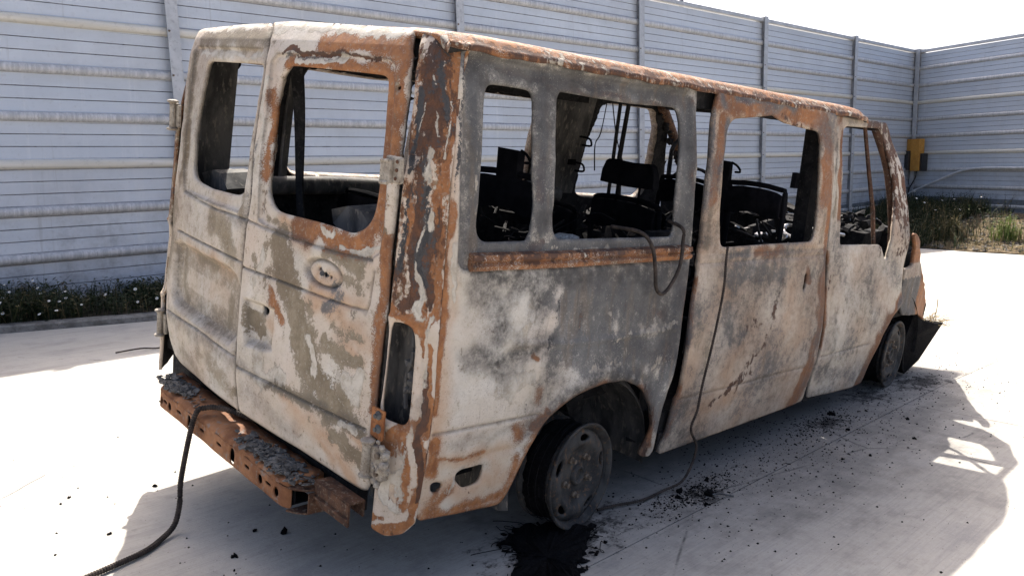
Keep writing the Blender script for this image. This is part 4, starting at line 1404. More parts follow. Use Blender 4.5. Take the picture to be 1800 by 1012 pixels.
# ------------------------------------------------------------------ weeds
def blades(name, label, n, xf, zf, h0, h1, mats, w=.006, lean=.45, leafy=.4, cat='weeds'):
    vs, fs, fm = [], [], []
    for _ in range(n):
        x, y, sc = xf()
        z = zf(x, y) - .01
        h = random.uniform(h0, h1) * sc
        a = random.uniform(0, 6.28)
        l = random.random() ** 1.5 * lean * h
        dx, dy = math.cos(a) * l, math.sin(a) * l
        b = a + 1.57 + random.uniform(-.6, .6)
        ww = w * random.uniform(.6, 1.5)
        bx, by = math.cos(b) * ww, math.sin(b) * ww
        k = len(vs)
        vs += [(x - bx, y - by, z), (x + bx, y + by, z), (x + dx * .4 + bx * .8, y + dy * .4 + by * .8, z + h * .6), (x + dx * .4 - bx * .8, y + dy * .4 - by * .8, z + h * .6), (x + dx, y + dy, z + h)]
        fs += [(k, k + 1, k + 2, k + 3), (k + 3, k + 2, k + 4)]
        m = 0 if random.random() < .85 or len(mats) == 1 else 1
        fm += [m, m]
        if random.random() < leafy:
            for q in range(random.randint(2, 5)):
                t = random.uniform(.3, 1)
                cx, cy, cz = x + dx * t * t, y + dy * t * t, z + h * t
                a2 = random.uniform(0, 6.28)
                L = random.uniform(.02, .055)
                ux, uy, uz = math.cos(a2) * L, math.sin(a2) * L, random.uniform(-.3, .8) * L
                px, py = -math.sin(a2) * L * .28, math.cos(a2) * L * .28
                k = len(vs)
                vs += [(cx, cy, cz), (cx + ux * .5 + px, cy + uy * .5 + py, cz + uz * .6), (cx + ux, cy + uy, cz + uz), (cx + ux * .5 - px, cy + uy * .5 - py, cz + uz * .6)]
                fs.append((k, k + 1, k + 2, k + 3))
                fm.append(m)
    o = mesh_obj(name, vs, fs, mats, None, False, fm)
    return tag(o, label, cat, kind='stuff')


def strip(x):
    return gz(x) + .06
def in_bed():
    while True:
        x = random.uniform(-3.4, 3.2)
        t = random.random()
        y = kerb_y(x) + .10 + t * (5.75 - .0188 * x - kerb_y(x))
        c = .55 + .45 * math.sin(x * 2.3 + 1.2) * math.sin(x * .9 + .4 + y)
        thin = .35 if x > .1 and x < .75 else 1.0
        if random.random() < (.35 + .65 * c) * thin:
            return x, y, (.6 + .6 * c) * (.75 if x > .1 else 1.05)
blades('weeds', 'dark green weeds and grass growing in the strip at the foot of the long barrier', 15000, in_bed, lambda x, y: strip(x), .06, .34, ['weed', 'weed_dry'], .0035, 1.0, .85)
def in_far_bed():
    x = random.uniform(12.0, 19.4)
    y = random.uniform(max(kerb_y(x) + .1, 3.5) if x < 15 else 3.0, 5.5)
    if x > 15 and y < 3.3:
        y = random.uniform(2.6, 5.3)
    return x, y, .6 + .8 * random.random()
def zfar(x, y):
    return bank_z(x, y) if x > 15.02 else strip(x)
blades('weeds', 'tall shaded weeds in the far corner below the yellow box', 15000, in_far_bed, zfar, .08, .40, ['weed', 'weed_dry'], .0055, 1.3, 1.0)
def in_front_edge():
    x = random.uniform(15.05, 17.6)
    return x, random.uniform(-5, 2.9), .35 + .8 * random.random() ** 2
blades('dry_grass', 'dry straw coloured grass along the sunny edge of the gravel bank', 2600, in_front_edge, bank_z, .05, .26, ['weed_dry', 'weed'], .006, 1.3, .4, 'grass')
for (px, py, n, h, lab, mats) in ((16.2, 2.15, 150, .68, 'bright green feathery weed standing alone on the sunny gravel bank', ['weed_lime', 'weed_dry']),
                                   (16.0, 3.05, 160, .75, 'spindly pale weed at the edge of the shade in front of the plinth', ['weed_dry', 'weed']),
                                   (15.6, .2, 420, .42, 'low yellowish green grass tuft on the bank by the right edge of the yard', ['weed_lime', 'weed_dry'])):
    def clump(px=px, py=py):
        a, r = random.uniform(0, 6.28), random.random() ** .7 * .30
        return px + math.cos(a) * r * .6, py + math.sin(a) * r, .55 + .5 * (1 - r / .32)
    o = blades('weed_plant', lab, n, clump, bank_z, h * .4, h, mats, .006, .55, 1.0, 'plant')
    del o['kind']
# long bleached stalks
for i, (a, b, c, lab) in enumerate((((15.5, 1.6, -.2), (15.4, .5, .35), (15.6, -1.2, .55), 'long bleached stalk arching over the bank, the upper of the two'),
                                    ((15.3, 1.7, -.25), (15.3, .6, .06), (15.3, -1.4, .10), 'long bleached stalk lying low over the bank edge'))):
    mb = MB()
    mb.tube(curve_pts([a, b, c], 8), .014, 5)
    tag(mb.build('dry_stalk', 'straw', smooth=True), lab, 'stalk')
# daisies over the weeds on the left
def daisy_mesh():
    mb = MB()
    vs, fs, fm = [], [], []
    for k in range(11):
        a = 2 * math.pi * k / 11
        c, s = math.cos(a), math.sin(a)
        q = len(vs)
        vs += [(c * .004, s * .004, 0), (c * .011 - s * .0035, s * .011 + c * .0035, .001), (c * .0175, s * .0175, -.001), (c * .011 + s * .0035, s * .011 - c * .0035, .001)]
        fs.append((q, q + 3, q + 2, q + 1)); fm.append(0)
    q = len(vs)
    vs += [(0, 0, .004)] + [(math.cos(t * 1.047) * .0055, math.sin(t * 1.047) * .0055, .0015) for t in range(6)]
    fs += [(q, q + 1 + t, q + 1 + (t + 1) % 6) for t in range(6)]; fm += [1] * 6
    q = len(vs)
    vs += [(.001, 0, 0), (-.001, 0, 0), (-.001, .01, -.16), (.001, .01, -.16)]
    fs.append((q, q + 1, q + 2, q + 3)); fm.append(2)
    return vs, fs, fm
vs, fs, fm = daisy_mesh()
d0 = mesh_obj('daisy', vs, fs, ['petal', 'pollen', 'weed'], None, False, fm)
for i in range(92):
    d = d0 if i == 0 else copy_part(d0, None)
    while True:
        x = random.gauss(-.9, .55) if random.random() < .72 else random.uniform(-1.6, .8)
        y = kerb_y(x) + random.uniform(.0, .6)
        if -2.4 < x < .85 and y < 5.7:
            break
    d.location = (x, y, .10 + random.uniform(.02, .20) * (.9 if x < .1 else .5) + .25 * (y - kerb_y(x)))
    v = Vector((-.45 + random.uniform(-.5, .5), -.6 + random.uniform(-.4, .4), .8))
    d.rotation_euler = v.to_track_quat('Z', 'Y').to_euler()
    s = random.uniform(.6, 1.0)
    d.scale = (s, s, s)
    if i >= 78:
        d.location = (random.uniform(15.3, 18.6), random.uniform(2.9, 5.0), 0)
        d.location.z = bank_z(d.location.x, d.location.y) + random.uniform(.25, .55)
        d.scale = (1.4, 1.4, 1.4)
        tag(d, 'white daisy in the shaded weeds of the far corner below the yellow box', 'daisy', 'white daisies in the far corner')
        continue
    tag(d, 'small white daisy with a yellow centre among the weeds by the kerb', 'daisy', 'white daisies in the weed strip')

# ================================================================== THE BURNT VAN
RB = Matrix(((0.99909, 0.00534, 0.04225), (0.0, 0.99209, -0.12552), (-0.04258, 0.1254, 0.99119)))
TB = Vector((0, 0, .0642))
van = empty('burnt_minibus', (0, 0, 0), label='burnt out minibus, rusted and scorched, without glass, leaning on bare wheel rims', cat='minibus')
van.matrix_world = Matrix.Translation(TB) @ RB.to_4x4()
BI = van.matrix_world.inverted()
def W2B(p):
    return BI @ Vector(p)
P_, CR = POLY, CREASE

def grow(p, k):
    c = np.mean(np.array(p), 0)
    return [tuple(c + (np.array(q) - c) * k) for q in p]
# ---- right rear side panel
def rel_side(V):
    r = step_in(V, P_['RECESS'], .016, .010)
    r += groove(V, CR['swage'], .008, .005)
    rim = grow(POLY['W1'], 1.32)
    r += .006 * np.exp(-((path_dist(V, rim, True)) / .011) ** 2)
    low = np.clip((np.interp(V[:, 0], [-.73, -.2], [.585, .572]) - V[:, 1]) / .03, 0, 1)
    r -= low * .004
    r += .006 * np.exp(-((path_dist(V, CR['mid'])) / .012) ** 2)
    arch = [(.05 + .40 * math.cos(a), .27 + .40 * math.sin(a)) for a in np.linspace(-.1, 3.3, 26)]
    r += .012 * np.exp(-(path_dist(V, arch) / .03) ** 2)
    r += vnoise(V, 1.7, 3) * .006 * np.clip((1.1 - V[:, 1]) * 4, 0, 1) + vnoise(V, 7, 4) * .0016
    r += groove(V, [(-.60, .70), (-.30, .84), (.1, .90)], .004, .05)
    r += groove(V, [(-.57, .44), (-.47, .47), (-.30, .46)], .006, .012)
    ribs = ((V[:, 0] + .30) / .01) * 0
    return r + ribs
def base_side(V, W):
    up = inside(V, P_['RECESS'])
    W['G'] = np.maximum(W['G'], np.where(up, .66, 0))
    n = vnoise(V, 2.2, 9)
    W['O'] = np.maximum(W['O'], .18 + .12 * n)
    W['T'] = np.maximum(W['T'], np.clip(.10 + .4 * n, 0, 1) * (V[:, 1] < 1.08))
    W['S'] = np.maximum(W['S'], .85 * np.exp(-(path_dist(V, CR['swage']) / .005) ** 2))
    W['S'] = np.maximum(W['S'], .8 * np.exp(-(path_dist(V, P_['RECESS'], True) / .007) ** 2))
    W['S'] = np.maximum(W['S'], np.where(up, np.clip(.38 + .9 * vnoise(V, 3.2, 12), 0, .95), 0))
    W['R'] = np.maximum(W['R'], np.where(up, np.clip(.12 + .5 * vnoise(V, 4, 14), 0, .6), 0))
    W['T'] = np.maximum(W['T'], .9 * np.exp(-((V[:, 0] + .715) / .05) ** 2))
    W['S'] = np.maximum(W['S'], np.clip((V[:, 0] + .05) / .3, 0, 1) * np.clip((V[:, 1] - .62) / .1, 0, 1) * .72 * (~up))
    e = path_dist(V, [(-.74, .3), (-.38, .256), (-.318, .395), (-.264, .513), (-.169, .587), (.059, .637), (.297, .585), (.42, .40), (.41, .26)])
    W['R'] = np.maximum(W['R'], .85 * np.exp(-(e / .024) ** 2))
    ar = np.hypot(V[:, 0] - .05, V[:, 1] - .27)
    W['S'] = np.maximum(W['S'], .6 * np.clip(1 - (ar - .36) / .12, 0, 1) * (V[:, 0] > -.2))
sp_ = sheet('side_panel', 's', POLY['SP'], [POLY['W1'], POLY['W2'], POLY['HOLE1'], POLY['HOLE2']], van, .0085, rel_side, .016, base=base_side, fine=[CR['swage'], POLY['RECESS'] + [POLY['RECESS'][0]]])
# rusted trim strip below the side windows
vs, fs = [], []
prof = [(.000, -.038), (.016, -.030), (.020, -.012), (.013, .0), (.020, .012), (.018, .030), (.000, .036)]
N = 40
for i in range(N + 1):
    x = -.612 + 1.165 * i / N
    zc = np.interp(x, [-.62, -.17, .56], [1.110, 1.102, 1.100])
    for d, h in prof:
        z = zc + h * .8
        vs.append((x, -(float(Wd(z)) - .016 + d * 1.5 + .0012 * math.sin(x * 31)), z))
    if i:
        for j in range(len(prof) - 1):
            q = (i - 1) * len(prof) + j
            fs.append((q, q + len(prof), q + len(prof) + 1, q + 1))
fs += [tuple(range(len(prof)))[::-1], tuple(N * len(prof) + j for j in range(len(prof)))]
ts = mesh_obj('trim_strip', vs, fs, 'burnt', van)
Vt = np.array(vs)[:, [0, 2]]
paint(ts.data, {'R': .75 + .1 * vnoise(Vt, 4, 1), 'D': .36 + .3 * vnoise(Vt, 6, 2) + .2 * np.sin((Vt[:, 1] - 1.10) * 60), 'C': .22 + .2 * vnoise(Vt, 9, 4), 'S': np.clip(.2 + .6 * vnoise(Vt, 3, 6), 0, .7)})

# ---- sliding door, dropped on its runners
def rel_door(V):
    r = groove(V, CR['swageD'], .006, .008)
    low = np.clip((np.interp(V[:, 0], [.55, 1.65], [.488, .48]) - V[:, 1]) / .03, 0, 1)
    r -= low * .004
    r += groove(V, CR['waist'], .006, .010)
    r += groove(V, CR['ledge'], .004, .012)
    r += .003 * np.exp(-((V[:, 0] - 1.700 - .0) / .008) ** 2) * (V[:, 1] < 1.06)
    r -= .003 * np.clip((V[:, 0] - (1.70 - .02 * (V[:, 1] < .5))) / .03, 0, 1) * np.clip((1.06 - V[:, 1]) / .02, 0, 1)
    r += vnoise(V, 1.5, 13) * .006 * np.clip((1.1 - V[:, 1]) * 4, 0, 1) + vnoise(V, 6, 14) * .0016
    r += -.012 * np.exp(-((V[:, 0] - 1.25) / .16) ** 2 - ((V[:, 1] - 1.68) / .04) ** 2)
    r += np.clip((V[:, 1] - 1.62) / .1, 0, 1) * .012
    return r
def base_door(V, W):
    n = vnoise(V, 2.5, 19)
    hi = V[:, 1] > 1.09
    W['O'] = np.maximum(W['O'], np.where(hi, .40 + .12 * n, .16 + .14 * n))
    W['R'] = np.maximum(W['R'], np.where(hi, .30 + .15 * vnoise(V, 5, 21), 0))
    W['T'] = np.maximum(W['T'], np.clip(.75 + .5 * n, 0, 1))
    for k in ('swageD', 'waist', 'ledge'):
        W['S'] = np.maximum(W['S'], .85 * np.exp(-(path_dist(V, CR[k]) / .0055) ** 2))
    W['G'] = np.maximum(W['G'], np.clip(.30 + .7 * vnoise(V, 2.2, 27), 0, .62))
    W['S'] = np.maximum(W['S'], np.clip(.50 + .6 * vnoise(V, 1.6, 23), 0, .8) * (~hi))
sheet('sliding_door', 's', POLY['SD'], [POLY['W3'], POLY['SLOT']], van, .0095, rel_door, .018, base=base_door, off=.012, fine=[CR['swageD'], CR['waist'], CR['ledge']])

# ---- right front door with the windscreen pillar
def rel_front(V):
    r = groove(V, CR['swageF'], .005, .009)
    r += groove(V, [(1.90, 1.072), (2.40, 1.060)], .004, .010)
    r += groove(V, [(1.835, 1.68), (1.83, 1.3), (1.86, 1.06), (1.87, .7), (1.86, .45)], .006, .012)
    r += vnoise(V, 1.5, 33) * .006 * np.clip((1.05 - V[:, 1]) * 4, 0, 1) + vnoise(V, 6, 34) * .0015
    r += .012 * np.exp(-(path_dist(V, [(2.80, .74), (2.67, .66), (2.57, .54), (2.50, .38), (2.47, .27)]) / .03) ** 2)
    return r
def base_front(V, W):
    n = vnoise(V, 2.4, 39)
    W['O'] = np.maximum(W['O'], .15 + .13 * n)
    W['T'] = np.maximum(W['T'], np.clip(.35 + .5 * n, 0, 1))
    W['S'] = np.maximum(W['S'], np.clip(.36 + .5 * vnoise(V, 1.6, 43), 0, .6))
    W['S'] = np.maximum(W['S'], .85 * np.exp(-(path_dist(V, CR['swageF']) / .0055) ** 2))
    W['G'] = np.maximum(W['G'], np.clip(.22 + .7 * vnoise(V, 2.4, 47), 0, .5))
    a = (V[:, 0] > 2.38) & (V[:, 1] > 1.0)
    W['D'] = np.maximum(W['D'], np.where(a, .36 + .22 * np.clip((V[:, 1] - 1.12) / .15, 0, 1) + .2 * vnoise(V, 4, 5), 0))
fd = sheet('front_door', 's', POLY['FD'], [POLY['W4']], van, .011, rel_front, .016, base=base_front, fine=[CR['swageF']])
mb = MB()
mb.tube([(2.40, -.705, 1.70), (2.42, -.77, 1.45), (2.425, -.83, 1.25), (2.40, -.885, 1.05)], .012, 6)
mb.build('window_channel', 'rust_dark', fd)

# ---- rear doors
def rel_rear(V):
    r = np.zeros(len(V))
    for k in ('crA', 'crB', 'crB2', 'crBv', 'crC', 'crC2'):
        r += groove(V, CR[k], .010, .0042)
    for k in ('frL', 'frR'):
        d = path_dist(V, CR[k], True)
        ins = inside(V, CR[k])
        r += -.015 * np.clip(np.where(ins, d, -d) / .008 * .5 + .5, 0, 1) + .004 * np.exp(-((d - .0) / .005) ** 2)
    r += step_in(V, POLY['PLATE'], .034, .016)
    r += step_in(V, POLY['HREC'], .032, .011)
    d = np.hypot((V[:, 0] + .498) / .09, (V[:, 1] - 1.0) / .043)
    r += -.016 * np.exp(-((d - 1) / .11) ** 2) - .008 * (d < 1)
    # lower skirt tucks in
    r += -.018 * np.clip((.56 - V[:, 1]) / .2, 0, 1) ** 2
    r += vnoise(V, 1.8, 53) * .004 + vnoise(V, 6, 54) * .0012
    # rolled outer hems
    return r
def base_rear(V, W):
    n = vnoise(V, 2.6, 59)
    left = V[:, 0] > .01
    W['O'] = np.maximum(W['O'], np.where(left, .29, .16) + .14 * n)
    for k in ('crA', 'crB', 'crB2', 'crBv', 'crC', 'crC2'):
        W['S'] = np.maximum(W['S'], .95 * np.exp(-(path_dist(V, CR[k]) / .0045) ** 2))
    for k in ('frL', 'frR'):
        W['S'] = np.maximum(W['S'], .8 * np.exp(-(path_dist(V, CR[k], True) / .0045) ** 2))
    for k in ('LD', 'RD'):
        W['S'] = np.maximum(W['S'], .85 * np.exp(-(path_dist(V, POLY[k], True) / .007) ** 2))
    dk = np.hypot((V[:, 0] + .498) / .09, (V[:, 1] - 1.0) / .043)
    W['S'] = np.maximum(W['S'], .8 * np.exp(-((dk - 1) / .14) ** 2))
    W['K'] = np.maximum(W['K'], .62 * np.exp(-(dk / .42) ** 2))
    W['S'] = np.maximum(W['S'], .65 * np.exp(-(path_dist(V, POLY['PLATE'], True) / .012) ** 2))  # border shade of the plate recess, painted in
    W['O'] = np.maximum(W['O'], np.where(inside(V, POLY['PLATE']) & (path_dist(V, POLY['PLATE'], True) < .09), .52 + .15 * n, 0))
    W['S'] = np.maximum(W['S'], np.where(inside(V, POLY['PLATE']), np.clip((.72 - V[:, 1]) / .12, 0, 1) * .55, 0))  # shade painted across the lower inside of the plate recess
    W['S'] = np.maximum(W['S'], .5 * np.exp(-(path_dist(V, POLY['HREC'], True) / .008) ** 2))
    W['T'] = np.maximum(W['T'], np.clip(.28 + .5 * n, 0, 1))
    W['X'] = np.where(left, .70, .18)
    W['S'] = np.maximum(W['S'], np.clip(np.where(left, .16, .02) + .35 * vnoise(V, 1.9, 63), 0, .4))
FINE = [CR[k] for k in ('crA', 'crB', 'crB2', 'crBv', 'crC', 'crC2')] + [list(p) + [p[0]] for p in (CR['frL'], CR['frR'], POLY['PLATE'], POLY['HREC'])]
KEYR = [(-.498 + .09 * math.cos(t), 1.0 + .043 * math.sin(t)) for t in np.linspace(0, 6.2832, 40)]
KEYR[-1] = KEYR[0]
FINE.append(KEYR)
def hem(outline):
    def f(V):
        return rel_rear(V) - .010 * np.exp(-(path_dist(V, outline, True) / .010) ** 2)
    return f
def dot(y, z, r):
    return [(y + r * math.cos(t), z + r * .9 * math.sin(t)) for t in np.linspace(0, 6.2832, 9)[:-1]]
DOTS = [dot(-.468, 1.008, .0065), dot(-.500, .995, .0085), dot(-.528, .994, .006), dot(-.725, 1.60, .006)]
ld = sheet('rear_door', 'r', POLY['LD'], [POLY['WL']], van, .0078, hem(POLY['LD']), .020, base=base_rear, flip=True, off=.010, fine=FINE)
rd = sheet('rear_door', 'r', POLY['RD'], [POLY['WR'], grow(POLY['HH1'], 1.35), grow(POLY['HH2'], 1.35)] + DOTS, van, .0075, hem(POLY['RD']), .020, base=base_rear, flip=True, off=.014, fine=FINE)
ld['label'] = 'left rear door with the pressed number plate recess'
rd['label'] = 'right rear door with the pressed handle recess and rust round its window'
def hinge(y, z, parent, full):
    s = 1 if y > 0 else -1
    H = -.878 if s < 0 else -.850
    R_ = 1 if s < 0 else .75
    mb = MB()
    mb.lathe([(.017 * R_, -.055), (.020 * R_, -.05), (.017 * R_, -.042), (.017 * R_, .042), (.020 * R_, .05), (.017 * R_, .055)], 10, (H, y, z), (0, 0, 1), True)
    for h in (-.06, .052):
        mb.lathe([(.012, h), (.024, h + .004), (.024, h + .010), (.012, h + .014)], 10, (H, y, z), (0, 0, 1), True)
    mb.box((H + .010, y - .03, z - .045), (H + .025, y + .03, z + .045))
    mb.box((H + .006, min(y, y + (.075 if s < 0 else .03) * s), z - .05), (H + .033, max(y, y + (.075 if s < 0 else .03) * s), z + .05), jit=.004)
    if full and s < 0:
        for q in range(16):
            mb.lump((-.868 + random.uniform(-.006, .008), y + s * random.uniform(.01, .085), z + random.uniform(-.07, .07)), random.uniform(.008, .02), sub=1)
    o = bevel(mb.build('hinge', 'hinge', parent), .003, 1)
    bb = MB()
    for dz in ((-.028, .028) if s < 0 else ()):
        bb.lathe([(.010, 0), (.010, .008), (.0, .010)], 8, (-.874, y + s * .05, z + dz), (-1, 0, 0))
    if s < 0:
        split_loose(bb.build('bolt', 'nut', o))
    return o
for (y, z, p) in ((-.835, .50, rd), (.822, .485, ld), (.742, 1.395, ld)):
    hinge(y, z, p, z < 1)
# upper right hinge: flat plate turned outward with slots
mb = MB()
mb.box((-.868, -.868, 1.335), (-.850, -.795, 1.412), jit=.002)
hp = bevel(mb.build('hinge', 'hinge', rd), .012, 3)
mb = MB()
mb.box((-.880, -.838, 1.335), (-.866, -.79, 1.40))
mb.tube([(-.880, -.830, 1.398), (-.880, -.795, 1.395)], .006, 6)
mb.tube([(-.880, -.830, 1.335), (-.880, -.795, 1.333)], .006, 6)
split_loose(mb.build('pin', 'hinge', hp))
mb = MB()
for y, z in ((-.855, 1.398), (-.855, 1.374), (-.852, 1.350)):
    mb.lathe([(.006, 0), (.005, .003), (.0, .003)], 8, (-.8685, y, z), (-1, 0, 0))
split_loose(mb.build('bolt', 'rust_dark', hp))

# ---- corner posts
def rel_post(V):
    r = np.zeros(len(V))
    t = [(a * CPU, b) for a, b in POLY['TAIL']]
    d = path_dist(V, t, True)
    r += .006 * np.exp(-((d - .018) / .008) ** 2)
    r += groove(V, [(.045, 1.72), (.035, 1.55), (.03, 1.3), (.03, 1.0)], .006, .012)
    r += groove(V, [(.14, 1.66), (.142, 1.3), (.145, .95)], .003, .008)
    r += vnoise(V, 5, 73) * .0025 + vnoise(V, 14, 75) * .001
    return r
def base_post(V, W):
    n = vnoise(V, 6, 79)
    hi = np.clip((V[:, 1] - .9) / .15, 0, 1)
    W['R'] = np.maximum(W['R'], .24 + .12 * n + .28 * hi)
    W['O'] = np.maximum(W['O'], .40 * hi + .15 * n)
    W['D'] = np.maximum(W['D'], .42 * hi + .16 * vnoise(V, 5, 83))
    W['K'] = np.maximum(W['K'], .28 * hi + .12 * vnoise(V, 7, 85))
    W['T'] = np.maximum(W['T'], .5)
    e = path_dist(V, [(.169, .3), (.169, 1.74)])
    W['D'] = np.maximum(W['D'], .60 * np.exp(-(e / .006) ** 2))
CP = [(.18, .262), (.45, .25), (.75, .262), (.985, .296), (.985, .5), (.985, .9), (.985, 1.3), (.985, 1.738), (.5, 1.752), (.02, 1.765), (.02, 1.5), (.02, 1.2), (.06, .95), (.07, .80), (.075, .66), (.14, .60), (.15, .40)]
sheet('corner_post', 'c', CP, [POLY['TAIL']], van, .0058, rel_post, .012, base=base_post, su=CPU, soft=.004, hsoft=.004)
sheet('corner_post', 'c', CP, [POLY['TAIL']], van, .010, rel_post, .012, base=lambda V, W: (base_post(V, W), W.__setitem__('O', W['O'] + .3)), su=CPU, mirror=True, soft=.004)
# lamp housing behind the tail lamp opening, bracket with two screws
mb = MB()
for s in (-1, 1):
    ya, yb_ = sorted((s * .915, s * .77))
    mb.box((-.742, ya, .58), (-.730, yb_, .95))
    ya, yb_ = sorted((s * .775, s * .760))
    mb.box((-.800, ya, .33), (-.70, yb_, 1.30))
split_loose(mb.build('lamp_housing', 'scorch', van))
mb = MB()
mb.tube(curve_pts([(-.75, -.85, .90), (-.77, -.88, .82), (-.765, -.85, .74), (-.78, -.88, .66)], 5), .008, 6)
for q in range(14):
    mb.lump((-.765, -.88 + random.uniform(-.03, .02), random.uniform(.64, .80)), random.uniform(.008, .02))
mb.build('melted_lamp', 'scorch', van)['kind'] = 'stuff'
mb = MB()
mb.box((-.858, -.872, .565), (-.848, -.815, .66), jit=.003)
bk = bevel(mb.build('bracket', 'rust', van), .006, 2)
mb = MB()
for y, z in ((-.852, .642), (-.856, .60)):
    mb.lathe([(.014, 0), (.014, .006), (.007, .012), (.007, .018), (.0, .018)], 10, (-.857, y, z), (-1, 0, 0))
split_loose(mb.build('screw', 'flake', bk))

# ---- roof with rain gutter
def roof_prof(y):
    a = abs(y)
    return np.interp(a, [0, .4, .65, .76, .80, .825, .838], [1.800, 1.798, 1.793, 1.786, 1.776, 1.760, 1.742])
ysr = [-.842, -.843, -.835, -.824, -.812, -.80, -.785, -.77, -.74, -.70] + list(np.linspace(-.65, .65, 27)) + [.70, .74, .77, .785, .80, .812, .824, .835, .843, .842]
zof = {0: 1.728, 1: 1.742, 2: 1.750}
xsr = np.arange(-.705, 2.452, .0125)
vs, fs = [], []
for i, x in enumerate(xsr):
    for j, y in enumerate(ysr):
        jj = min(j, len(ysr) - 1 - j)
        z = zof.get(jj, float(roof_prof(y)) - (.004 if jj == 3 else 0))
        fr = np.clip((x - 2.15) / .30, 0, 1)
        z -= .055 * fr ** 2 * (1 if jj > 2 else .3)
        re = np.clip((-.52 - x) / .2, 0, 1)
        z -= .030 * re ** 2 * (jj > 2)
        yy = y * (1 - .17 * np.clip((x - 1.9) / .55, 0, 1) ** 1.6)
        if jj > 2:
            z += (.005 * math.sin(x * 2.1 + y * 3) * math.cos(y * 4.2 + x) + .0015 * math.sin(x * 13 + y * 9)) * max(0, 1 - (y / .78) ** 4)
        if jj <= 2:
            z += .0025 * math.sin(x * 17) + .002 * math.sin(x * 41)
        if x < -.60 and -.80 < y < -.55:
            z += .010 * math.exp(-((x + .67) / .04) ** 2)
        vs.append((x, yy, z))
    if i:
        n = len(ysr)
        for j in range(n - 1):
            q = (i - 1) * n + j
            fs.append((q, q + n, q + n + 1, q + 1))
rf = mesh_obj('roof', vs, fs, ['burnt', 'char'], van, True)
Vr = np.array(vs)[:, :2]
nn = vnoise(Vr, 3, 91)
n2 = vnoise(Vr * np.array([1, 3]), 5, 92)
paint(rf.data, {'R': .72 + .2 * nn, 'O': .1 + .1 * nn, 'C': .30 + .26 * n2, 'D': .34 + .2 * vnoise(Vr, 4, 93) + .28 * (np.abs(Vr[:, 1]) > .815), 'T': .5 + 0 * nn})  # C: bright sun highlights painted among the rust
m = rf.modifiers.new('thickness', 'SOLIDIFY'); m.thickness = .02; m.offset = -1; m.material_offset = 1; m.material_offset_rim = 0
# gutter flange below the roof edge (right and left), header rails and roof bows
mb = MB()
for s in (-1, 1):
    ya, yb_ = sorted((s * .74, s * .80))
    mb.box((-.66, ya, 1.665), (1.72, yb_, 1.733))
for x in (-.55, -.16, .60, 1.12, 1.66):
    mb.box((x - .03, -.75, 1.715), (x + .03, .75, 1.765))
mb.box((-.71, -.70, 1.655), (-.66, .70, 1.735))
split_loose(mb.build('roof_rail', 'char', van))

# ---- left side of the body
LS = [(-.745, .30), (-.38, .256), (-.318, .395), (-.264, .513), (-.169, .587), (.059, .637), (.297, .585), (.40, .45), (.44, .26), (2.40, .26), (2.47, .27), (2.50, .38), (2.57, .54), (2.67, .66), (2.80, .74), (2.80, 1.10), (2.72, 1.28), (2.60, 1.50), (2.40, 1.735), (1.0, 1.742), (-.66, 1.742), (-.70, 1.3), (-.735, .7)]
C1 = [(x, z) for x, z in POLY['W1']]
C2 = [(x, z) for x, z in POLY['W2']]
C3 = [(.62, 1.20), (.65, 1.165), (1.31, 1.165), (1.34, 1.20), (1.35, 1.62), (1.32, 1.650), (.66, 1.650), (.63, 1.62)]
C4 = [(1.85, 1.13), (1.88, 1.09), (2.50, 1.075), (2.55, 1.12), (2.51, 1.36), (2.42, 1.56), (2.32, 1.68), (1.95, 1.682), (1.91, 1.66), (1.87, 1.35)]
def rel_left(V):
    return step_in(V, [(-.66, 1.09), (1.75, 1.09), (1.75, 1.715), (-.62, 1.715)], .014, .016) + vnoise(V, 2, 5) * .004
sheet('side_panel', 's', LS, [C1, C2, C3, C4], van, .016, rel_left, .05, mirror=True,
      base=lambda V, W: (W.__setitem__('O', .5 + .2 * vnoise(V, 3, 7)), W.__setitem__('R', .45 + .2 * vnoise(V, 3, 8)), W.__setitem__('G', .45 + .2 * vnoise(V, 2, 9))))
# inner pillars and the roll of scorched lining behind the left windows
mb = MB()
def pillar(x0, x1, y, z0, z1, dx=0.0, t=.05, mb=mb):
    s = 1 if y > 0 else -1
    mb.add([(x0, y, z0), (x1, y, z0), (x1, y - s * t, z0), (x0, y - s * t, z0),
            (x0 + dx, (y - s * .06), z1), (x1 + dx, (y - s * .06), z1), (x1 + dx, y - s * (.06 + t), z1), (x0 + dx, y - s * (.06 + t), z1)],
           [(0, 3, 2, 1), (4, 5, 6, 7), (0, 1, 5, 4), (1, 2, 6, 5), (2, 3, 7, 6), (3, 0, 4, 7)])
pillar(1.36, 1.735, .86, 1.10, 1.70, .06, .06)
pillar(.45, .66, .85, 1.10, 1.70, 0, .05)
pillar(-.30, -.27, .86, 1.10, 1.70, 0, .03)
pillar(-.74, -.60, .88, .35, 1.70, .04, .06)
split_loose(mb.build('inner_pillar', 'scorch', van))
mb = MB()
pillar(1.69, 1.77, -.855, .30, 1.66, .0, .07, mb)
pillar(.46, .62, -.86, .27, 1.16, 0, .05, mb)
pillar(-.74, -.66, -.85, .95, 1.70, .04, .04, mb)
split_loose(mb.build('inner_pillar', 'char', van))
# bolsters of lining under the left windows, tubes along the wall
mb = MB()
mb.tube(curve_pts([(-.58, .80, 1.10), (0, .795, 1.115), (.6, .80, 1.10), (1.6, .80, 1.09)], 6), .045, 10)
mb.build('wall_rail', 'scorch', van, True)

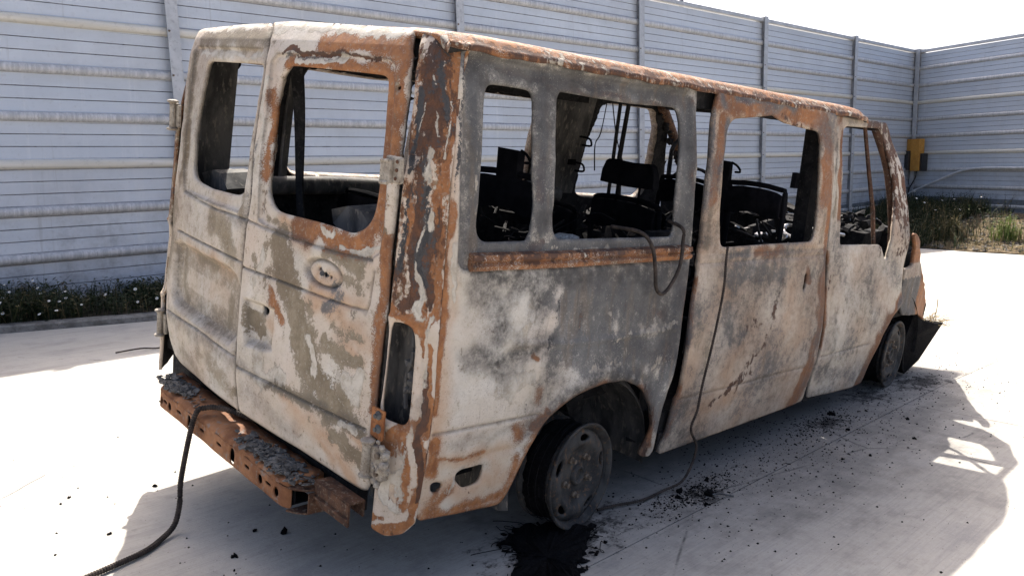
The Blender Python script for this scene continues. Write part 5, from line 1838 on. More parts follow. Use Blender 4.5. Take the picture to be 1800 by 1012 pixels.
# ---- windscreen frame
mb = MB()
mb.tube(curve_pts([(2.36, .66, 1.715), (2.52, .695, 1.60), (2.72, .73, 1.42), (2.90, .76, 1.22), (3.0, .80, 1.05), (3.02, .82, .9)], 5), [.035] * 25 + [.045], 8)
mb.tube(curve_pts([(2.60, -.68, 1.70), (2.68, -.735, 1.54), (2.69, -.785, 1.40), (2.70, -.82, 1.27), (2.69, -.86, 1.10), (2.67, -.885, .97)], 5), .024, 8)
split_loose(mb.build('windscreen_pillar', 'rust_dark', van, True))
mb = MB()
mb.tube([(2.60, -.68, 1.715), (2.52, 0, 1.735), (2.37, .70, 1.715)], .03, 8)
mb.box((2.86, -.80, .55), (2.98, .80, 1.02), jit=.01)
split_loose(mb.build('bulkhead', 'char', van))
# ragged burnt lining on the far windscreen pillar
mb = MB()
for q in range(60):
    t = random.random()
    p = Vector((2.36, .70, 1.70)).lerp(Vector((2.98, .80, 1.08)), t)
    mb.lump((p.x + random.uniform(.0, .05), p.y - .03, p.z + random.uniform(-.02, .03)), random.uniform(.012, .034), sub=1)
mb.build('burnt_lining', 'char', van)['kind'] = 'stuff'

# ---- wing, nose, engine bay
WING = [(2.80, .925), (2.845, .921), (2.907, .930), (2.925, .945), (2.915, 1.028), (2.855, 1.118), (2.875, 1.132), (2.91, 1.115), (3.062, .955), (3.206, .815), (3.46, .735), (3.63, .60), (3.65, .48), (3.513, .526), (3.30, .585), (3.184, .607), (2.995, .622), (2.90, .63), (2.80, .735), (2.81, .82)]
def rel_wing(V):
    return vnoise(V, 3, 101) * .014 + vnoise(V, 8, 102) * .005 + .010 * np.exp(-(path_dist(V, [(3.65, .48), (3.4, .56), (3.184, .607), (2.995, .622)]) / .03) ** 2)
def base_wing(V, W):
    n = vnoise(V, 5, 103)
    W['R'] = np.clip(np.where((V[:, 0] > 3.12) | (V[:, 1] > .95), .9, .32) + .15 * n, 0, 1)
    W['G'] = np.clip(np.where((V[:, 1] < .86) & (V[:, 0] < 3.14), .85, .15) + .1 * n, 0, 1)
    W['T'] = W['T'] + .4
    W['S'] = W['S'] + .6 * (W['R'] < .6)
sheet('front_wing', 'w', WING, [], van, .012, rel_wing, .02, surf=surf_wing, base=base_wing)
mb = MB()
mb.prism([(2.90, .28), (3.55, .34), (3.62, .60), (3.40, .80), (3.05, .95), (2.90, 1.0)], 1, .80, .90)
mb.build('front_wing', 'rust_dark', van)
mb = MB()
for s in (-1, 1):
    ya, yb_ = sorted((s * .55, s * .80))
    mb.box((3.05, ya, .62), (3.50, yb_, .70), jit=.015)
mb.prism([(3.56, .36), (3.66, .46), (3.67, .60), (3.56, .70), (3.50, .68), (3.54, .5)], 1, -.80, .80)
mb.box((2.95, -.55, .22), (3.45, .45, .62), jit=.04)
for q in range(46):
    mb.lump((random.uniform(2.95, 3.5), random.uniform(-.65, .65), random.uniform(.60, .80)), random.uniform(.03, .10), sub=1)
mb.build('engine_wreckage', 'char', van)['kind'] = 'stuff'
mb = MB()
mb.box((2.84, -.87, .62), (3.10, -.72, 1.0), jit=.02)  # dark slab added so sunlight does not show in the gap by the wing
mb.prism([(2.88, .9), (3.16, .86), (3.06, 1.02), (2.90, 1.10)], 1, -.85, -.70)
mb.build('dark_filler', 'char', van)
# melted front bumper sagging under the nose
mb = MB()
pr = [(3.20, .59), (3.437, .530), (3.60, .512), (3.74, .486), (3.735, .445), (3.60, .350), (3.426, .262), (3.28, .195), (3.16, .24), (3.12, .42)]
K = 12
for i in range(K + 1):
    y = -.90 + 1.75 * i / K
    for (x, z) in pr:
        t = 1 - (i / K) * .25
        mb.v.append((x * t + 3.2 * (1 - t) + random.uniform(-.012, .012), y + random.uniform(-.02, .02), z - .05 * (i / K) + random.uniform(-.014, .014)))
    if i:
        n = len(pr)
        for j in range(n):
            a0, a1 = (i - 1) * n + j, (i - 1) * n + (j + 1) % n
            mb.f.append((a0, a1, a1 + n, a0 + n))
mb.f += [tuple(range(len(pr))), tuple(K * len(pr) + j for j in range(len(pr)))]
mb.build('front_bumper', 'rubber', van)
mb = MB()
for q in range(46):
    a = Vector((3.66 + random.uniform(-.06, .12), -.9 + random.uniform(0, .12), .49 + random.uniform(-.02, .01)))
    b = a + Vector((random.uniform(-.04, .16), random.uniform(-.1, .08), random.uniform(-.03, .06)))
    mb.tube([a, (a + b) / 2 + Vector((0, 0, random.uniform(0, .02))), b], .0022, 4, False)
mb.tube(curve_pts([(3.62, -.88, .50), (3.58, -.90, .60), (3.50, -.92, .68)], 5), .003, 4)
mb.build('frayed_fibres', 'straw', van)['kind'] = 'stuff'

# ---- floor, chassis, wheel houses
mb = MB()
mb.box((-.80, -.84, .36), (.0 - .44, .86, .40))
mb.box((-.44, -.54, .40), (.52, .54, .44))
mb.box((.52, -.88, .34), (2.86, .88, .38))
mb.box((-.80, -.50, .22), (2.9, -.42, .36))
mb.box((-.80, .42, .22), (2.9, .50, .36))
mb.box((.50, -.915, .255), (.60, -.86, .42))
mb.box((.52, -.925, .262), (2.42, -.87, .34), jit=.004)
mb.box((.50, .86, .26), (2.42, .925, .34))
mb.box((-.812, -.715, .25), (-.775, .76, .46))  # rear cross panel, carried lower to block daylight under the doors
split_loose(mb.build('floor', 'char', van))
for s in (-1, 1):
    vs, fs = [], []
    n = 18
    for i in range(n + 1):
        a = math.radians(-8 + 196 * i / n)
        for y, r in ((.925, .385), (.90, .41), (.56, .41), (.545, .40), (.54, .05)):
            vs.append((.05 + r * math.cos(a) + random.uniform(-.004, .004), s * y, .27 + r * math.sin(a) * .95))
        if i:
            for j in range(4):
                q = (i - 1) * 5 + j
                fs.append((q, q + 5, q + 6, q + 1))
    mesh_obj('wheel_arch', vs, fs, 'scorch', van, True)
    vs, fs = [], []
    for i in range(n + 1):
        a = math.radians(-2 + 172 * i / n)
        for y, r in ((.92, .40), (.58, .42), (.565, .05)):
            vs.append((2.88 + r * math.cos(a), s * y, .36 + r * math.sin(a)))
        if i:
            for j in range(2):
                q = (i - 1) * 3 + j
                fs.append((q, q + 3, q + 4, q + 1))
    mesh_obj('wheel_arch', vs, fs, 'char', van, True)

# ---- wheels: bare rims stand on the ground, in the van's frame but upright in the yard
def wheel(c, tyre, axis_w, spin):
    """c: centre of the outer face in the yard frame"""
    root = bpy.data.objects.new('wheel', None)
    COL.objects.link(root)
    root.parent = van
    ax = Vector(axis_w).normalized()
    zc = Vector((0, 0, 1)) - ax * ax.z
    zc.normalize()
    xc = zc.cross(ax) * -1
    mw = Matrix((xc, ax, zc)).transposed().to_4x4()
    mw.translation = Vector(c)
    root.matrix_parent_inverse = Matrix()
    root.matrix_basis = BI @ mw
    # local: y is the outward axis
    mb = MB()
    prof = [(.186, -.165), (.200, -.160), (.201, -.150), (.186, -.140), (.172, -.11), (.165, -.06), (.178, -.03), (.190, -.022), (.203, -.014), (.207, -.004), (.203, .002), (.196, -.002), (.190, -.012), (.182, -.022)]
    mb.lathe(prof, 48, (0, 0, 0), (0, 1, 0))
    rim = mb.build('rim', 'wheel', root, True)
    # pressed disc with oval slots
    out = [(.185 * math.cos(a), .185 * math.sin(a)) for a in np.linspace(0, 2 * math.pi, 56, endpoint=False)]
    hs = []
    for k in range(5):
        a0 = spin + k * math.pi / 2.5
        h = []
        for t in np.linspace(0, 2 * math.pi, 18, endpoint=False):
            aa = a0 + .20 * math.cos(t)
            rr = .149 + .013 * math.sin(t)
            h.append((rr * math.cos(aa), rr * math.sin(aa)))
        hs.append(h)
    def face(u, v, o):
        r = np.hypot(u, v)
        y = np.interp(r, [0, .045, .05, .085, .105, .125, .15, .168, .178, .186], [-.030, -.030, -.034, -.034, -.028, -.012, -.010, -.016, -.030, -.034])
        return np.stack([u, y + o, v], 1)
    sheet('disc', 'x', out, hs, root, .009, None, .012, surf=face, flip=True, soft=.001, lip=.004)
    d = [o for o in root.children if o.name.startswith('disc')][0]
    d.data.materials[0] = M['wheel']
    mb = MB()
    mb.lathe([(.040, -.034), (.039, -.020), (.034, -.014), (.026, -.014), (.024, -.040), (.010, -.042), (.0, -.042)], 20, (0, 0, 0), (0, 1, 0))
    mb.build('hub', 'wheel', root, True)
    mb = MB()
    n0 = None
    for k in range(5):
        a = spin + .6 + k * math.pi / 2.5
        c2 = (.078 * math.cos(a), -.036, .078 * math.sin(a))
        q = MB().lathe([(.014, 0), (.014, .012), (.009, .016), (.009, .028), (0, .028)], 8, c2, (0, 1, 0))
        q.build('nut', 'nut', root)
    if tyre:
        mb = MB()
        mb.lathe([(.20, .0), (.26, .015), (.30, .0), (.318, -.03), (.318, -.14), (.30, -.175), (.26, -.19), (.20, -.165)], 40, (0, 0, 0), (0, 1, 0))
        mb.build('tyre', 'rubber', root, True)
    else:
        mb = MB()
        for q in range(16):
            pts = []
            r0 = random.uniform(.185, .208)
            y0 = random.uniform(-.16, -.01)
            t0, t1 = random.uniform(0, 6.28), random.uniform(1.5, 6.0)
            for t in np.linspace(t0, t0 + t1, 26):
                rr = r0 + .012 * math.sin(t * 3 + q)
                z = max(rr * math.sin(t), -.204)
                pts.append((rr * math.cos(t) * random.uniform(.99, 1.01), y0 + .01 * math.sin(t * 2 + q), z))
            mb.tube(pts, .0009, 4, False)
        mb.build('tyre_wire', 'char', root)['kind'] = 'stuff'
        mb = MB()
        mb.lathe([(.174, -.152), (.190, -.147), (.195, -.12), (.186, -.09), (.191, -.06), (.178, -.035)], 48, (0, 0, 0), (0, 1, 0))
        mb.v = [(x * k, y + random.uniform(-.006, .006), z * k) for (x, y, z) in mb.v for k in (random.uniform(.955, 1.02),)]
        mb.build('tyre_bead', 'rubber', root, True)
    return root
wr = wheel((.050, -.962, .205), False, (0.12, -1, -.07), .45)
wf = wheel((2.905, -.975, .205), False, (.10, -1, -.10), .9)
wheel((.05, .93, .325), True, (0, 1, 0), .2)
wheel((2.92, .93, .33), True, (0, 1, 0), .6)
mb = MB()
a, b = W2B((.045, -.86, .212)), W2B((.05, .80, .32))
mb.tube([a, a.lerp(b, .42), a.lerp(b, .5), a.lerp(b, .58), b], [.05, .055, .13, .055, .05], 10)
a, b = W2B((2.90, -.84, .22)), W2B((2.92, .80, .33))
mb.tube([a, b], .04, 8)
for s in (-1, 1):
    mb.tube(curve_pts([(-.72, s * .5, .27), (.05, s * .5, .20), (.85, s * .5, .30)], 5), .028, 6)
mb.tube([(.05, -.35, .26), (2.5, -.05, .26)], .035, 8)
split_loose(mb.build('axle', 'char', van))

# ---- rear bumper: rusted channel with punched holes
def bump_face(u, v, o):
    c = np.clip((np.abs(u + .01) - .49) / .10, 0, 1.2)
    return np.stack([-.972 + .085 * c ** 2 - o, u, v], 1)
bo = [(-.545, .226), (.60, .232), (.60, .300), (-.545, .298)]
bh = []
def oval(y, z, a, b, n=12):
    return [(y + a * math.cos(t), z + b * math.sin(t)) for t in np.linspace(0, 2 * math.pi, n, endpoint=False)]
def rect(y, z, a, b):
    return [(y - a, z - b), (y + a, z - b), (y + a, z + b), (y - a, z + b)]
for y in (-.475, -.365, .395, .48):
    bh.append(oval(y, .262, .016, .017))
for y in (-.42, -.27, -.05, .10, .31, .44):
    bh.append(rect(y, .268, .020, .006))
for y in (-.155, .205):
    bh.append(rect(y, .262, .017, .030))
bump = empty('rear_bumper')
bump.parent = van
fo = sheet('face', 'x', bo, bh, bump, .011, lambda V: vnoise(V, 6, 3) * .003, .005, surf=bump_face, flip=True, soft=.004, inner='rust_dark', lip=.0)
fo.data.materials[0] = M['rust_bumper']
vs, fs = [], []
N = 46
for i in range(N + 1):
    y = -.545 + 1.145 * i / N
    xf = float(bump_face(np.array([y]), np.array([.3]), 0)[0, 0])
    zt = .299 + .003 * math.sin(i * 1.3)
    for x, z in ((xf + .001, zt), (xf + .012, zt + .011), (xf + .03, zt + .014), (-.875, zt + .020), (-.838, zt + .024), (-.835, zt - .05)):
        vs.append((max(x, xf + .001), y, z + random.uniform(-.0015, .0015)))
    if i:
        for j in range(5):
            q = (i - 1) * 6 + j
            fs.append((q, q + 6, q + 7, q + 1))
tp = mesh_obj('top', vs, fs, 'rust_bumper', bump, True)
m = tp.modifiers.new('thickness', 'SOLIDIFY'); m.thickness = .004; m.offset = 0
mb = MB()
mb.prism([(-.97, -.545), (-.958, -.566), (-.93, -.596), (-.90, -.606), (-.862, -.606), (-.862, -.545)], 2, .301, .309)
mb.prism([(-.972, -.545), (-.958, -.572), (-.93, -.60), (-.862, -.608), (-.862, -.545)], 2, .222, .228)
mb.box((-.93, -.612, .228), (-.862, -.607, .301))
mb.box((-.868, -.60, .228), (-.862, -.545, .301))
mb.build('end_cap', 'rust_dark', bump)
mb = MB()
mb.box((-.905, -.80, .335), (-.845, -.60, .341), jit=.002)
mb.box((-.905, -.80, .262), (-.899, -.60, .335), jit=.002)
mb.box((-.915, -.805, .285), (-.905, -.612, .292))
mb.box((-.851, -.80, .285), (-.845, -.60, .335))
split_loose(mb.build('bracket', 'rust_dark', bump))
mb = MB()
for s in (-.42, .42):
    mb.box((-.87, s - .05, .24), (-.70, s + .05, .30))
split_loose(mb.build('mounting_arm', 'rust_dark', bump))

mb = MB()
mb.box((-.935, -.53, .232), (-.93, .55, .302))  # dark sheets added to stop light showing through the bumper holes
mb.box((-.955, -.53, .2285), (-.86, .55, .2315))
split_loose(mb.build('light_stop', 'char', bump))

# charred flakes lying on the bumper top
def flakes(name, label, ya, yb_, n):
    mb = MB()
    for _ in range(n):
        t = random.gauss(.5, .24)
        y = ya + (yb_ - ya) * t + .03 * math.sin(t * 9)
        if y < -.60 or y > .585:
            continue
        xc = -.917 + random.gauss(0, .022)
        if random.random() < .25:
            xc = random.uniform(-.955, -.87)
        s = .004 + .013 * random.random() ** 2
        z = .318 + random.uniform(0, .011)
        a = random.uniform(0, 6.28)
        tl = Vector((random.uniform(-.45, .45), random.uniform(-.45, .45), 1)).normalized()
        q = [Vector((math.cos(a + k * 1.257) * s * random.uniform(.6, 1.3), math.sin(a + k * 1.257) * s * random.uniform(.6, 1.3), 0)) for k in range(5)]
        rot = Vector((0, 0, 1)).rotation_difference(tl)
        c = Vector((xc, y, z))
        up = Vector((0, 0, random.uniform(.002, .004)))
        mb.add([van.matrix_world @ (c + rot @ p) for p in q] + [van.matrix_world @ (c + rot @ (p + up)) for p in q],
               [(4, 3, 2, 1, 0), (5, 6, 7, 8, 9)] + [(k, (k + 1) % 5, 5 + (k + 1) % 5, 5 + k) for k in range(5)])
    o = mb.build(name, 'flake')
    return tag(o, label, 'burnt flakes', kind='stuff')
flakes('burnt_flakes', 'grey burnt flakes heaped on the left end of the rusty rear bumper',   .30, .58, 520)
flakes('burnt_flakes', 'dark grey burnt flakes heaped on the right end of the rusty rear bumper', -.585, -.17, 680)

# ---- seats: burnt frames without upholstery
def seat(x, y, w, z_top, head=None, hook=False, style=0):
    r = bpy.data.objects.new('seat', None)
    COL.objects.link(r)
    r.parent = van
    r.location = (x, y, 0)
    mb = MB()
    h = w / 2
    lo = .86
    top = z_top
    mb.tube(curve_pts([(-.02, -h, lo), (-.03, -h, top - .06), (-.03, -h + .05, top), (-.03, h - .05, top), (-.03, h, top - .06), (-.02, h, lo)], 4), .014, 6)
    mb.build('backrest_frame', 'soot_seat', r)
    mb = MB()
    pz = [(lo + .02), (top - .25), (top - .01)]
    n = 10
    for i in range(n + 1):
        t = i / n
        yy = -h + .01 + (w - .02) * t
        for zz, d in ((top - .135 - .012 * math.sin(t * 9), 0), (top - .07, -.012), (top - .012 - .02 * (abs(t - .5) * 2) ** 4, 0)):
            mb.v.append((-.035 + d + random.uniform(-.004, .004), yy, zz))
        if i:
            for j in range(2):
                q = (i - 1) * 3 + j
                mb.f.append((q, q + 3, q + 4, q + 1))
    b = mb.build('backrest', 'soot_seat', r)
    m = b.modifiers.new('thickness', 'SOLIDIFY'); m.thickness = .03; m.offset = 0
    mb = MB()
    mb.box((-.02, -h, .72), (.42, h, .79), jit=.012)
    for q in range(5):
        yy = -h + .03 + (w - .06) * q / 4
        mb.tube([(-.02, yy, .80), (.2, yy + .02, .78), (.40, yy, .81)], .006, 5)
    for dx in (.02, .38):
        for s in (-1, 1):
            mb.tube([(dx, s * (h - .04), .39), (dx, s * (h - .04), .73)], .016, 6)
    mb.build('base', 'soot_seat', r)
    if head:
        hw, hz0, hz1 = head
        mb = MB()
        for s in (-1, 1):
            mb.tube([(-.03, s * hw * .45, top - .02), (-.03, s * hw * .45, hz0 + .02)], .007, 6)
        ps = [(-hw * 1.08, hz0), (-hw * 1.05, hz0 + .06), (-hw * .92, hz1 - .01), (-hw * .8, hz1), (0, hz1 - .006), (hw * .8, hz1), (hw * .92, hz1 - .01), (hw * 1.05, hz0 + .06), (hw * 1.08, hz0), (0, hz0 - .006)]
        mb.prism(ps, 0, -.055, -.01)
        bevel(mb.build('headrest', 'soot_seat', r), .008, 2)
    if hook:
        mb = MB()
        mb.box((-.05, -.055, top - .10), (-.015, .055, top + .10), jit=.006)
        mb.tube(curve_pts([(-.03, -.05, top + .10), (-.03, -.085, top + .085), (-.03, -.105, top + .06), (-.03, -.075, top + .055)], 4), .006, 5)
        mb.build('belt_anchor', 'soot_seat', r)
    return r
seat(.06, -.38, .44, 1.325, None, True)
seat(.06, .12, .46, 1.12, None, False)
seat(.06, .60, .40, 1.10, None, False)
seat(.95, -.28, .40, 1.215, (.15, 1.285, 1.40), False)
seat(1.00, .30, .44, 1.12, None, False)
seat(1.50, -.64, .32, 1.345, None, False)
seat(1.50, -.43, .14, 1.34, None, True)
seat(1.95, .42, .46, 1.06, None, False)
seat(1.95, .08, .36, 1.29, None, False)

# ---- dashboard, steering wheel, loose debris inside
mb = MB()
mb.box((2.62, -.72, .85), (2.88, .74, 1.10), jit=.03)
for q in range(150):
    x, y = random.uniform(2.55, 3.0), random.uniform(-.72, .72)
    mb.shard((x, y, 1.12 + random.uniform(-.04, .06)), random.uniform(.015, .06), .3)
mb.build('dashboard', 'char', van)
mb = MB()
pts = [(2.42 + .07 * math.cos(t), .40 + .19 * math.sin(t), 1.17 + .16 * math.cos(t)) for t in np.linspace(0, 6.28, 28)]
mb.tube(pts, .012, 6)
mb.tube([(2.42, .40, 1.17), (2.70, .40, .98)], .02, 6)
mb.tube([(2.42, .22, 1.17), (2.43, .58, 1.17)], .01, 6)
mb.build('steering_wheel', 'soot_seat', van)
mb = MB()
for q in range(220):
    x, y = random.uniform(-.7, 2.5), random.uniform(-.75, .75)
    zb = .42
    if 1.2 < x < 2.5:
        zb = random.uniform(.42, .98)
    mb.shard((x, y, zb + random.uniform(0, .1)), random.uniform(.03, .10), .4)
for q in range(130):
    x, y, z = random.uniform(.2, 2.6), random.uniform(-.7, .5), random.uniform(.75, 1.08)
    d = Vector((random.uniform(-.25, .25), random.uniform(-.25, .25), random.uniform(-.1, .1)))
    mb.tube(curve_pts([(x, y, z), Vector((x, y, z)) + d * .5 + Vector((random.uniform(-.06, .06), random.uniform(-.06, .06), random.uniform(-.04, .08))), Vector((x, y, z)) + d], 3), random.uniform(.002, .010), 4)
mb.build('debris', 'char', van)['kind'] = 'stuff'
mb = MB()
mb.tube(curve_pts([(2.0, -.66, 1.06), (2.10, -.50, 1.07), (2.28, -.42, 1.10), (2.32, -.62, 1.10), (2.5, -.66, 1.08)], 5), .011, 6)
mb.tube(curve_pts([(2.30, -.70, 1.115), (2.42, -.55, 1.10), (2.60, -.52, 1.05)], 5), .020, 8)
for q in range(14):
    mb.shard((random.uniform(1.9, 2.4), random.uniform(-.60, -.2), random.uniform(1.0, 1.10)), random.uniform(.010, .030), .3)
mb.build('bare_metal_scraps', 'alloy', van)['kind'] = 'stuff'
mb = MB()
for q in range(5):
    mb.shard((random.uniform(2.0, 2.5), random.uniform(-.7, -.35), random.uniform(1.0, 1.08)), random.uniform(.02, .045), .4)
for q in range(3):
    mb.lump((random.uniform(.1, .5), random.uniform(-.62, -.5), 1.10 + random.uniform(-.02, .03)), random.uniform(.02, .04), sub=1, sq=(1.5, 1, .5))
mb.build('ash_heap', 'ashy', van)['kind'] = 'stuff'
# folded plates seen through the rear windows
mb = MB()
for (y0, z0, s) in ((.56, 1.175, 1.0), (-.46, 1.185, 1.15)):
    v = [(-.74, y0 + .10 * s, z0 - .05), (-.76, y0 + .085 * s, z0 + .0), (-.74, y0 + .03 * s, z0 + .02), (-.74, y0 - .04 * s, z0 + .015), (-.74, y0 - .11 * s, z0 - .04),
         (-.60, y0 + .10 * s, z0 - .06), (-.62, y0 + .085 * s, z0 + .01), (-.60, y0 + .03 * s, z0 + .03), (-.60, y0 - .04 * s, z0 + .025), (-.60, y0 - .11 * s, z0 - .03),
         (-.74, y0, z0 - .10)]
    mb.add(v, [(0, 1, 6, 5), (1, 2, 7, 6), (2, 3, 8, 7), (3, 4, 9, 8), (0, 10, 4, 3), (0, 3, 2), (0, 2, 1)])
o = mb.build('folded_plate', 'scorch', van)
m = o.modifiers.new('thickness', 'SOLIDIFY'); m.thickness = .004
split_loose(o)
# straps and wires hanging from the roof
mb = MB()
for (a, b, w) in (((-.45, .515, 1.71), (-.45, .33, .95), .016), ((-.45, .46, 1.71), (-.45, .35, .98), .014)):
    a, b = Vector(a), Vector(b)
    side = Vector((.5, -.85, 0)).normalized() * w
    k = len(mb.v)
    for i in range(15):
        t = i / 14
        p = a.lerp(b, t) + Vector((.012 * math.sin(t * 5), .01 * math.sin(t * 4), 0))
        mb.v += [tuple(p - side), tuple(p + side)]
        if i:
            mb.f.append((k + 2 * i - 2, k + 2 * i - 1, k + 2 * i + 1, k + 2 * i))
o = mb.build('hanging_strap', 'char', van)
m = o.modifiers.new('thickness', 'SOLIDIFY'); m.thickness = .012
split_loose(o)
mb = MB()
def at(px, y):      # point on the vertical plane y (van frame) from a traced spot (x, z)
    return (px[0], y, px[1])
for pts in ([(.78, -.2, 1.70), (.76, -.2, 1.52), (.73, -.2, 1.46), (.75, -.2, 1.34)], [(.80, -.2, 1.70), (.88, -.2, 1.50), (.97, -.2, 1.36)], [(1.72, .0, 1.7), (1.73, .0, 1.45)], [(2.00, -.6, 1.66), (1.98, -.62, 1.56), (1.94, -.62, 1.47)]):
    mb.tube(curve_pts(pts, 4), .003, 4, False)
split_loose(mb.build('hanging_wire', 'char', van))
mb = MB()
mb.tube([(1.12, 0, 1.70), (1.12, .0, 1.0)], .010, 6)
mb.tube([(1.19, 0, 1.72), (1.17, .0, 1.4), (1.23, .0, 1.05)], .013, 6)
mb.tube(curve_pts([(2.55, .60, 1.52), (2.50, .62, 1.45), (2.49, .62, 1.35), (2.5, .62, 1.2)], 4), .016, 6)
split_loose(mb.build('grab_pole', 'char', van))
# belt guides on the wide left pillar and a buckle by the front pillar
mb = MB()
for (x, z) in ((1.70, 1.46), (1.66, 1.30)):
    mb.box((x - .02, .775, z - .02), (x + .05, .79, z + .015))
    mb.tube(curve_pts([(x, .77, z), (x + .07, .74, z - .01), (x + .07, .72, z - .05), (x, .73, z - .05)], 4), .007, 5)
mb.tube(curve_pts([(1.60, -.77, 1.42), (1.585, -.78, 1.40), (1.57, -.78, 1.36)], 4), .012, 6)
mb.box((1.56, -.79, 1.355), (1.595, -.765, 1.43))
split_loose(mb.build('belt_guide', 'soot_seat', van))

# ================================================================== LOOSE THINGS
def ribbed_hose(name, pts, r, label, ribs=True, n=10, cat='hose', pitch=.010):
    c = curve_pts(pts, n)
    # even steps
    L = [0]
    for a, b in zip(c, c[1:]):
        L.append(L[-1] + (b - a).length)
    k = int(L[-1] / (pitch / 2)) if ribs else len(c)
    out, rs = [], []
    j = 0
    for i in range(k + 1):
        s = L[-1] * i / k
        while j < len(L) - 2 and L[j + 1] < s:
            j += 1
        t = (s - L[j]) / max(L[j + 1] - L[j], 1e-9)
        out.append(c[j].lerp(c[j + 1], t))
        rs.append(r * (1.0 if i % 2 else .78) if ribs else r)
    mb = MB()
    mb.tube(out, rs, 8)
    return tag(mb.build(name, 'hose', smooth=not ribs), label, cat)
BW = lambda p: van.matrix_world @ Vector(p)
h1 = [BW((-.825, -.06, .336)), BW((-.862, .0, .345)), BW((-.90, .07, .352)), BW((-.945, .125, .345)), BW((-.985, .135, .31)), (-1.02, .13, .20), (-1.04, .115, .10), (-1.075, .09, .035), (-1.14, .05, .014), (-1.22, -.005, .013), (-1.33, -.04, .014), (-1.46, -.07, .014), (-1.7, -.12, .014)]
ribbed_hose('corrugated_hose', h1, .0115, 'brown corrugated hose draped over the rear bumper and trailing across the concrete')
h2 = [BW((.765, -.955, 1.125)), BW((.755, -.965, 1.06)), BW((.73, -.99, .95)), BW((.70, -1.0, .75)), BW((.672, -1.0, .55)), BW((.665, -1.0, .44)), BW((.64, -1.0, .36)), (.72, -1.02, .16), (.63, -1.02, .05), (.54, -.98, .014), (.40, -.975, .012), (.28, -.93, .012), (.20, -.91, .012)]
ribbed_hose('corrugated_hose', h2, .0062, 'thin corrugated hose hanging down the sliding door to the rear wheel')
h3 = [BW((.18, -.80, 1.19)), BW((.23, -.90, 1.185)), BW((.255, -.945, 1.14)), BW((.268, -.965, 1.06)), BW((.285, -.97, .985)), BW((.33, -.97, .958)), BW((.38, -.968, .99)), BW((.43, -.962, 1.06)), BW((.452, -.945, 1.15)), BW((.458, -.93, 1.20)), BW((.455, -.86, 1.22))]
ribbed_hose('looped_cable', h3, .0075, 'dark cable looping out over the sill of the middle side window', False, cat='cable')

# black puddle of melted tyre by the rear wheel
mb = MB()
out = [(-.24, -.84), (-.10, -.80), (.02, -.90), (.06, -1.0), (-.04, -1.06), (-.12, -1.12), (-.24, -1.20), (-.36, -1.30), (-.50, -1.32), (-.56, -1.2), (-.44, -1.08), (-.385, -1.03), (-.30, -.985), (-.27, -.93)]
dense = curve_pts([(x, y, 0) for x, y in out] + [(out[0][0], out[0][1], 0)], 6)[:-1]
out = [(p.x + random.gauss(0, .007), p.y + random.gauss(0, .007)) for p in dense]
n = len(out)
c = (-.25, -1.06)
vs, fs = [(c[0], c[1], .022)], []
for ring, (f, z) in enumerate(((.35, .024), (.65, .020), (.88, .018), (.97, .012), (1.02, -.004))):
    for i, (x, y) in enumerate(out):
        vs.append((c[0] + (x - c[0]) * f, c[1] + (y - c[1]) * f, z + random.uniform(-.007, .009) * (ring < 4)))
for i in range(n):
    fs.append((0, 1 + i, 1 + (i + 1) % n))
    for r in range(4):
        a, b = 1 + r * n + i, 1 + r * n + (i + 1) % n
        fs.append((a, a + n, b + n, b))
# strings and scabs of half burnt rubber round the edge
mb = MB()
mb.add(vs, fs)
for q in range(90):
    x, y = random.choice(out)
    mb.shard((x + random.gauss(0, .025), y + random.gauss(0, .025), .004), random.uniform(.004, .018), .35)
for q in range(26):
    x, y = random.choice(out)
    p = Vector((x, y, .008))
    pts = [p]
    for k in range(4):
        p = p + Vector((random.gauss(0, .025), random.gauss(0, .025), 0))
        pts.append(Vector((p.x, p.y, .004 + random.random() * .012)))
    mb.tube(curve_pts(pts, 3), .0015, 4, False)
o = mb.build('melted_tyre', 'rubber')
tag(o, 'black puddle of melted tyre rubber on the concrete beside the rear rim', 'melted tyre')

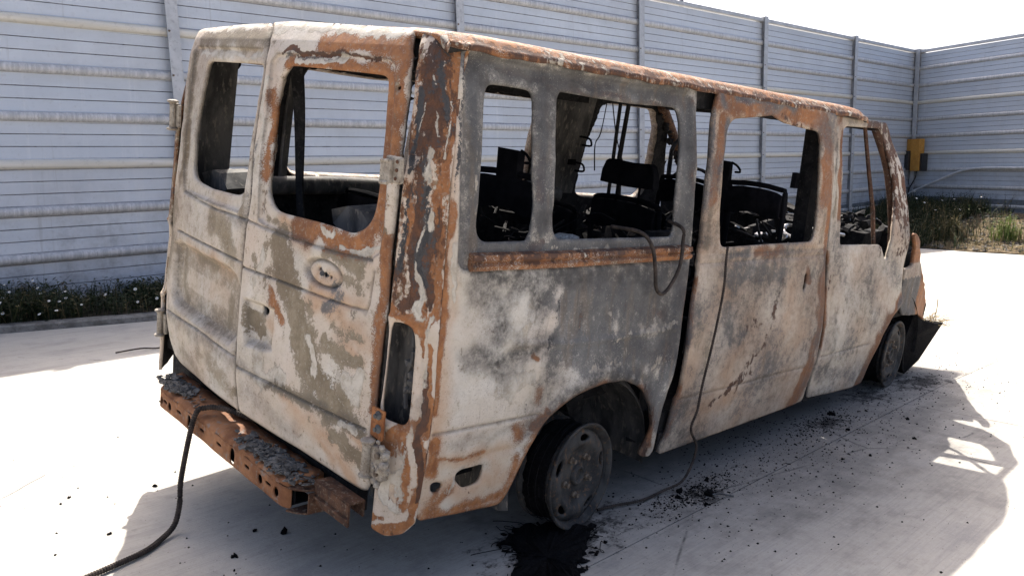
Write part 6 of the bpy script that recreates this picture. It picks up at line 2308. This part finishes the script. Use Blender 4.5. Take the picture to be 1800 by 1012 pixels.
# crumbs and lumps of charcoal
lumps = []
for k in range(5):
    mb = MB()
    for q in range(random.randint(1, 3)):
        mb.shard((random.uniform(-.4, .4), random.uniform(-.4, .4), .35), random.uniform(.6, 1.0), .6)
    lumps.append(mb.build('charred_lump', 'rubber'))
spots = [(.66, -1.13, .026), (.60, -1.02, .018), (.55, -1.05, .014), (.80, -1.02, .02), (2.10, -.98, .02), (1.9, -1.15, .014), (2.3, -1.3, .014), (2.0, -1.45, .012), (1.6, -1.4, .013), (-.95, .62, .012), (-.85, -.1, .012), (-.78, -.2, .018), (-1.0, -.25, .014), (-1.3, .7, .010), (-1.25, .75, .010), (-1.9, .75, .018)]
for q in range(44):
    if q < 30:
        x, y = random.gauss(1.5, .75), random.gauss(-1.25, .28)
    else:
        x, y = random.uniform(-1.6, -.4), random.uniform(-.7, .6)
    spots.append((x, y, .004 + .009 * random.random() ** 3))
for i, (x, y, s) in enumerate(spots):
    o = lumps[i] if i < 5 else copy_part(lumps[i % 5], None)
    o.location = (x, y, gz(x) - .001)
    o.scale = (s, s, s)
    o.rotation_euler = (0, 0, random.uniform(0, 6.28))
    tag(o, 'small black crumb of charred debris lying on the concrete around the van', 'debris', 'charred crumbs scattered on the yard')
mb = MB()
def crumb(x, y, s):
    a = random.uniform(0, 6.28)
    c = Vector((x, y, gz(x) + s * .2))
    q = [c + Vector((math.cos(a + k * 2.09) * s, math.sin(a + k * 2.09) * s, -s * .25)) for k in range(3)]
    mb.add(q + [c + Vector((0, 0, s * .6))], [(0, 1, 3), (1, 2, 3), (2, 0, 3)])
for q in range(8500):
    z = random.random()
    if z < .45:
        x, y = random.gauss(1.45, .8), random.gauss(-1.05, .22)
    elif z < .62:
        x, y = random.gauss(.62, .16), random.gauss(-1.07, .05)
    elif z < .72:
        x, y = random.gauss(1.9, .2), random.gauss(-1.0, .05)
    elif z < .84:
        x, y = random.gauss(3.2, .5), random.gauss(-1.0, .25)
    else:
        x, y = random.uniform(-2, 5), random.uniform(-2.5, 1.5)
    crumb(x, y, .0016 + .0065 * random.random() ** 5)
tag(mb.build('charcoal_crumbs', 'rubber'), 'fine black charcoal crumbs strewn over the concrete beside the van', 'debris', kind='stuff')
# twigs and bits of wire
for i, (pts, lab) in enumerate((([(-.15, 3.42, .012), (.02, 3.40, .02), (.12, 3.36, .012), (.2, 3.37, .012)], 'thin dry twig on the shaded concrete left of the van'),
                               ([(.655, -1.13, .006), (.69, -1.165, .010), (.715, -1.21, .006)], 'pale splinter of metal on the shaded concrete right of the van'))):
    mb = MB()
    mb.tube(curve_pts(pts, 4),   .006 if i == 0 else .004, 5)
    tag(mb.build('twig' if i == 0 else 'metal_splinter', 'hose' if i == 0 else 'flake'), lab, 'twig' if i == 0 else 'metal scrap')
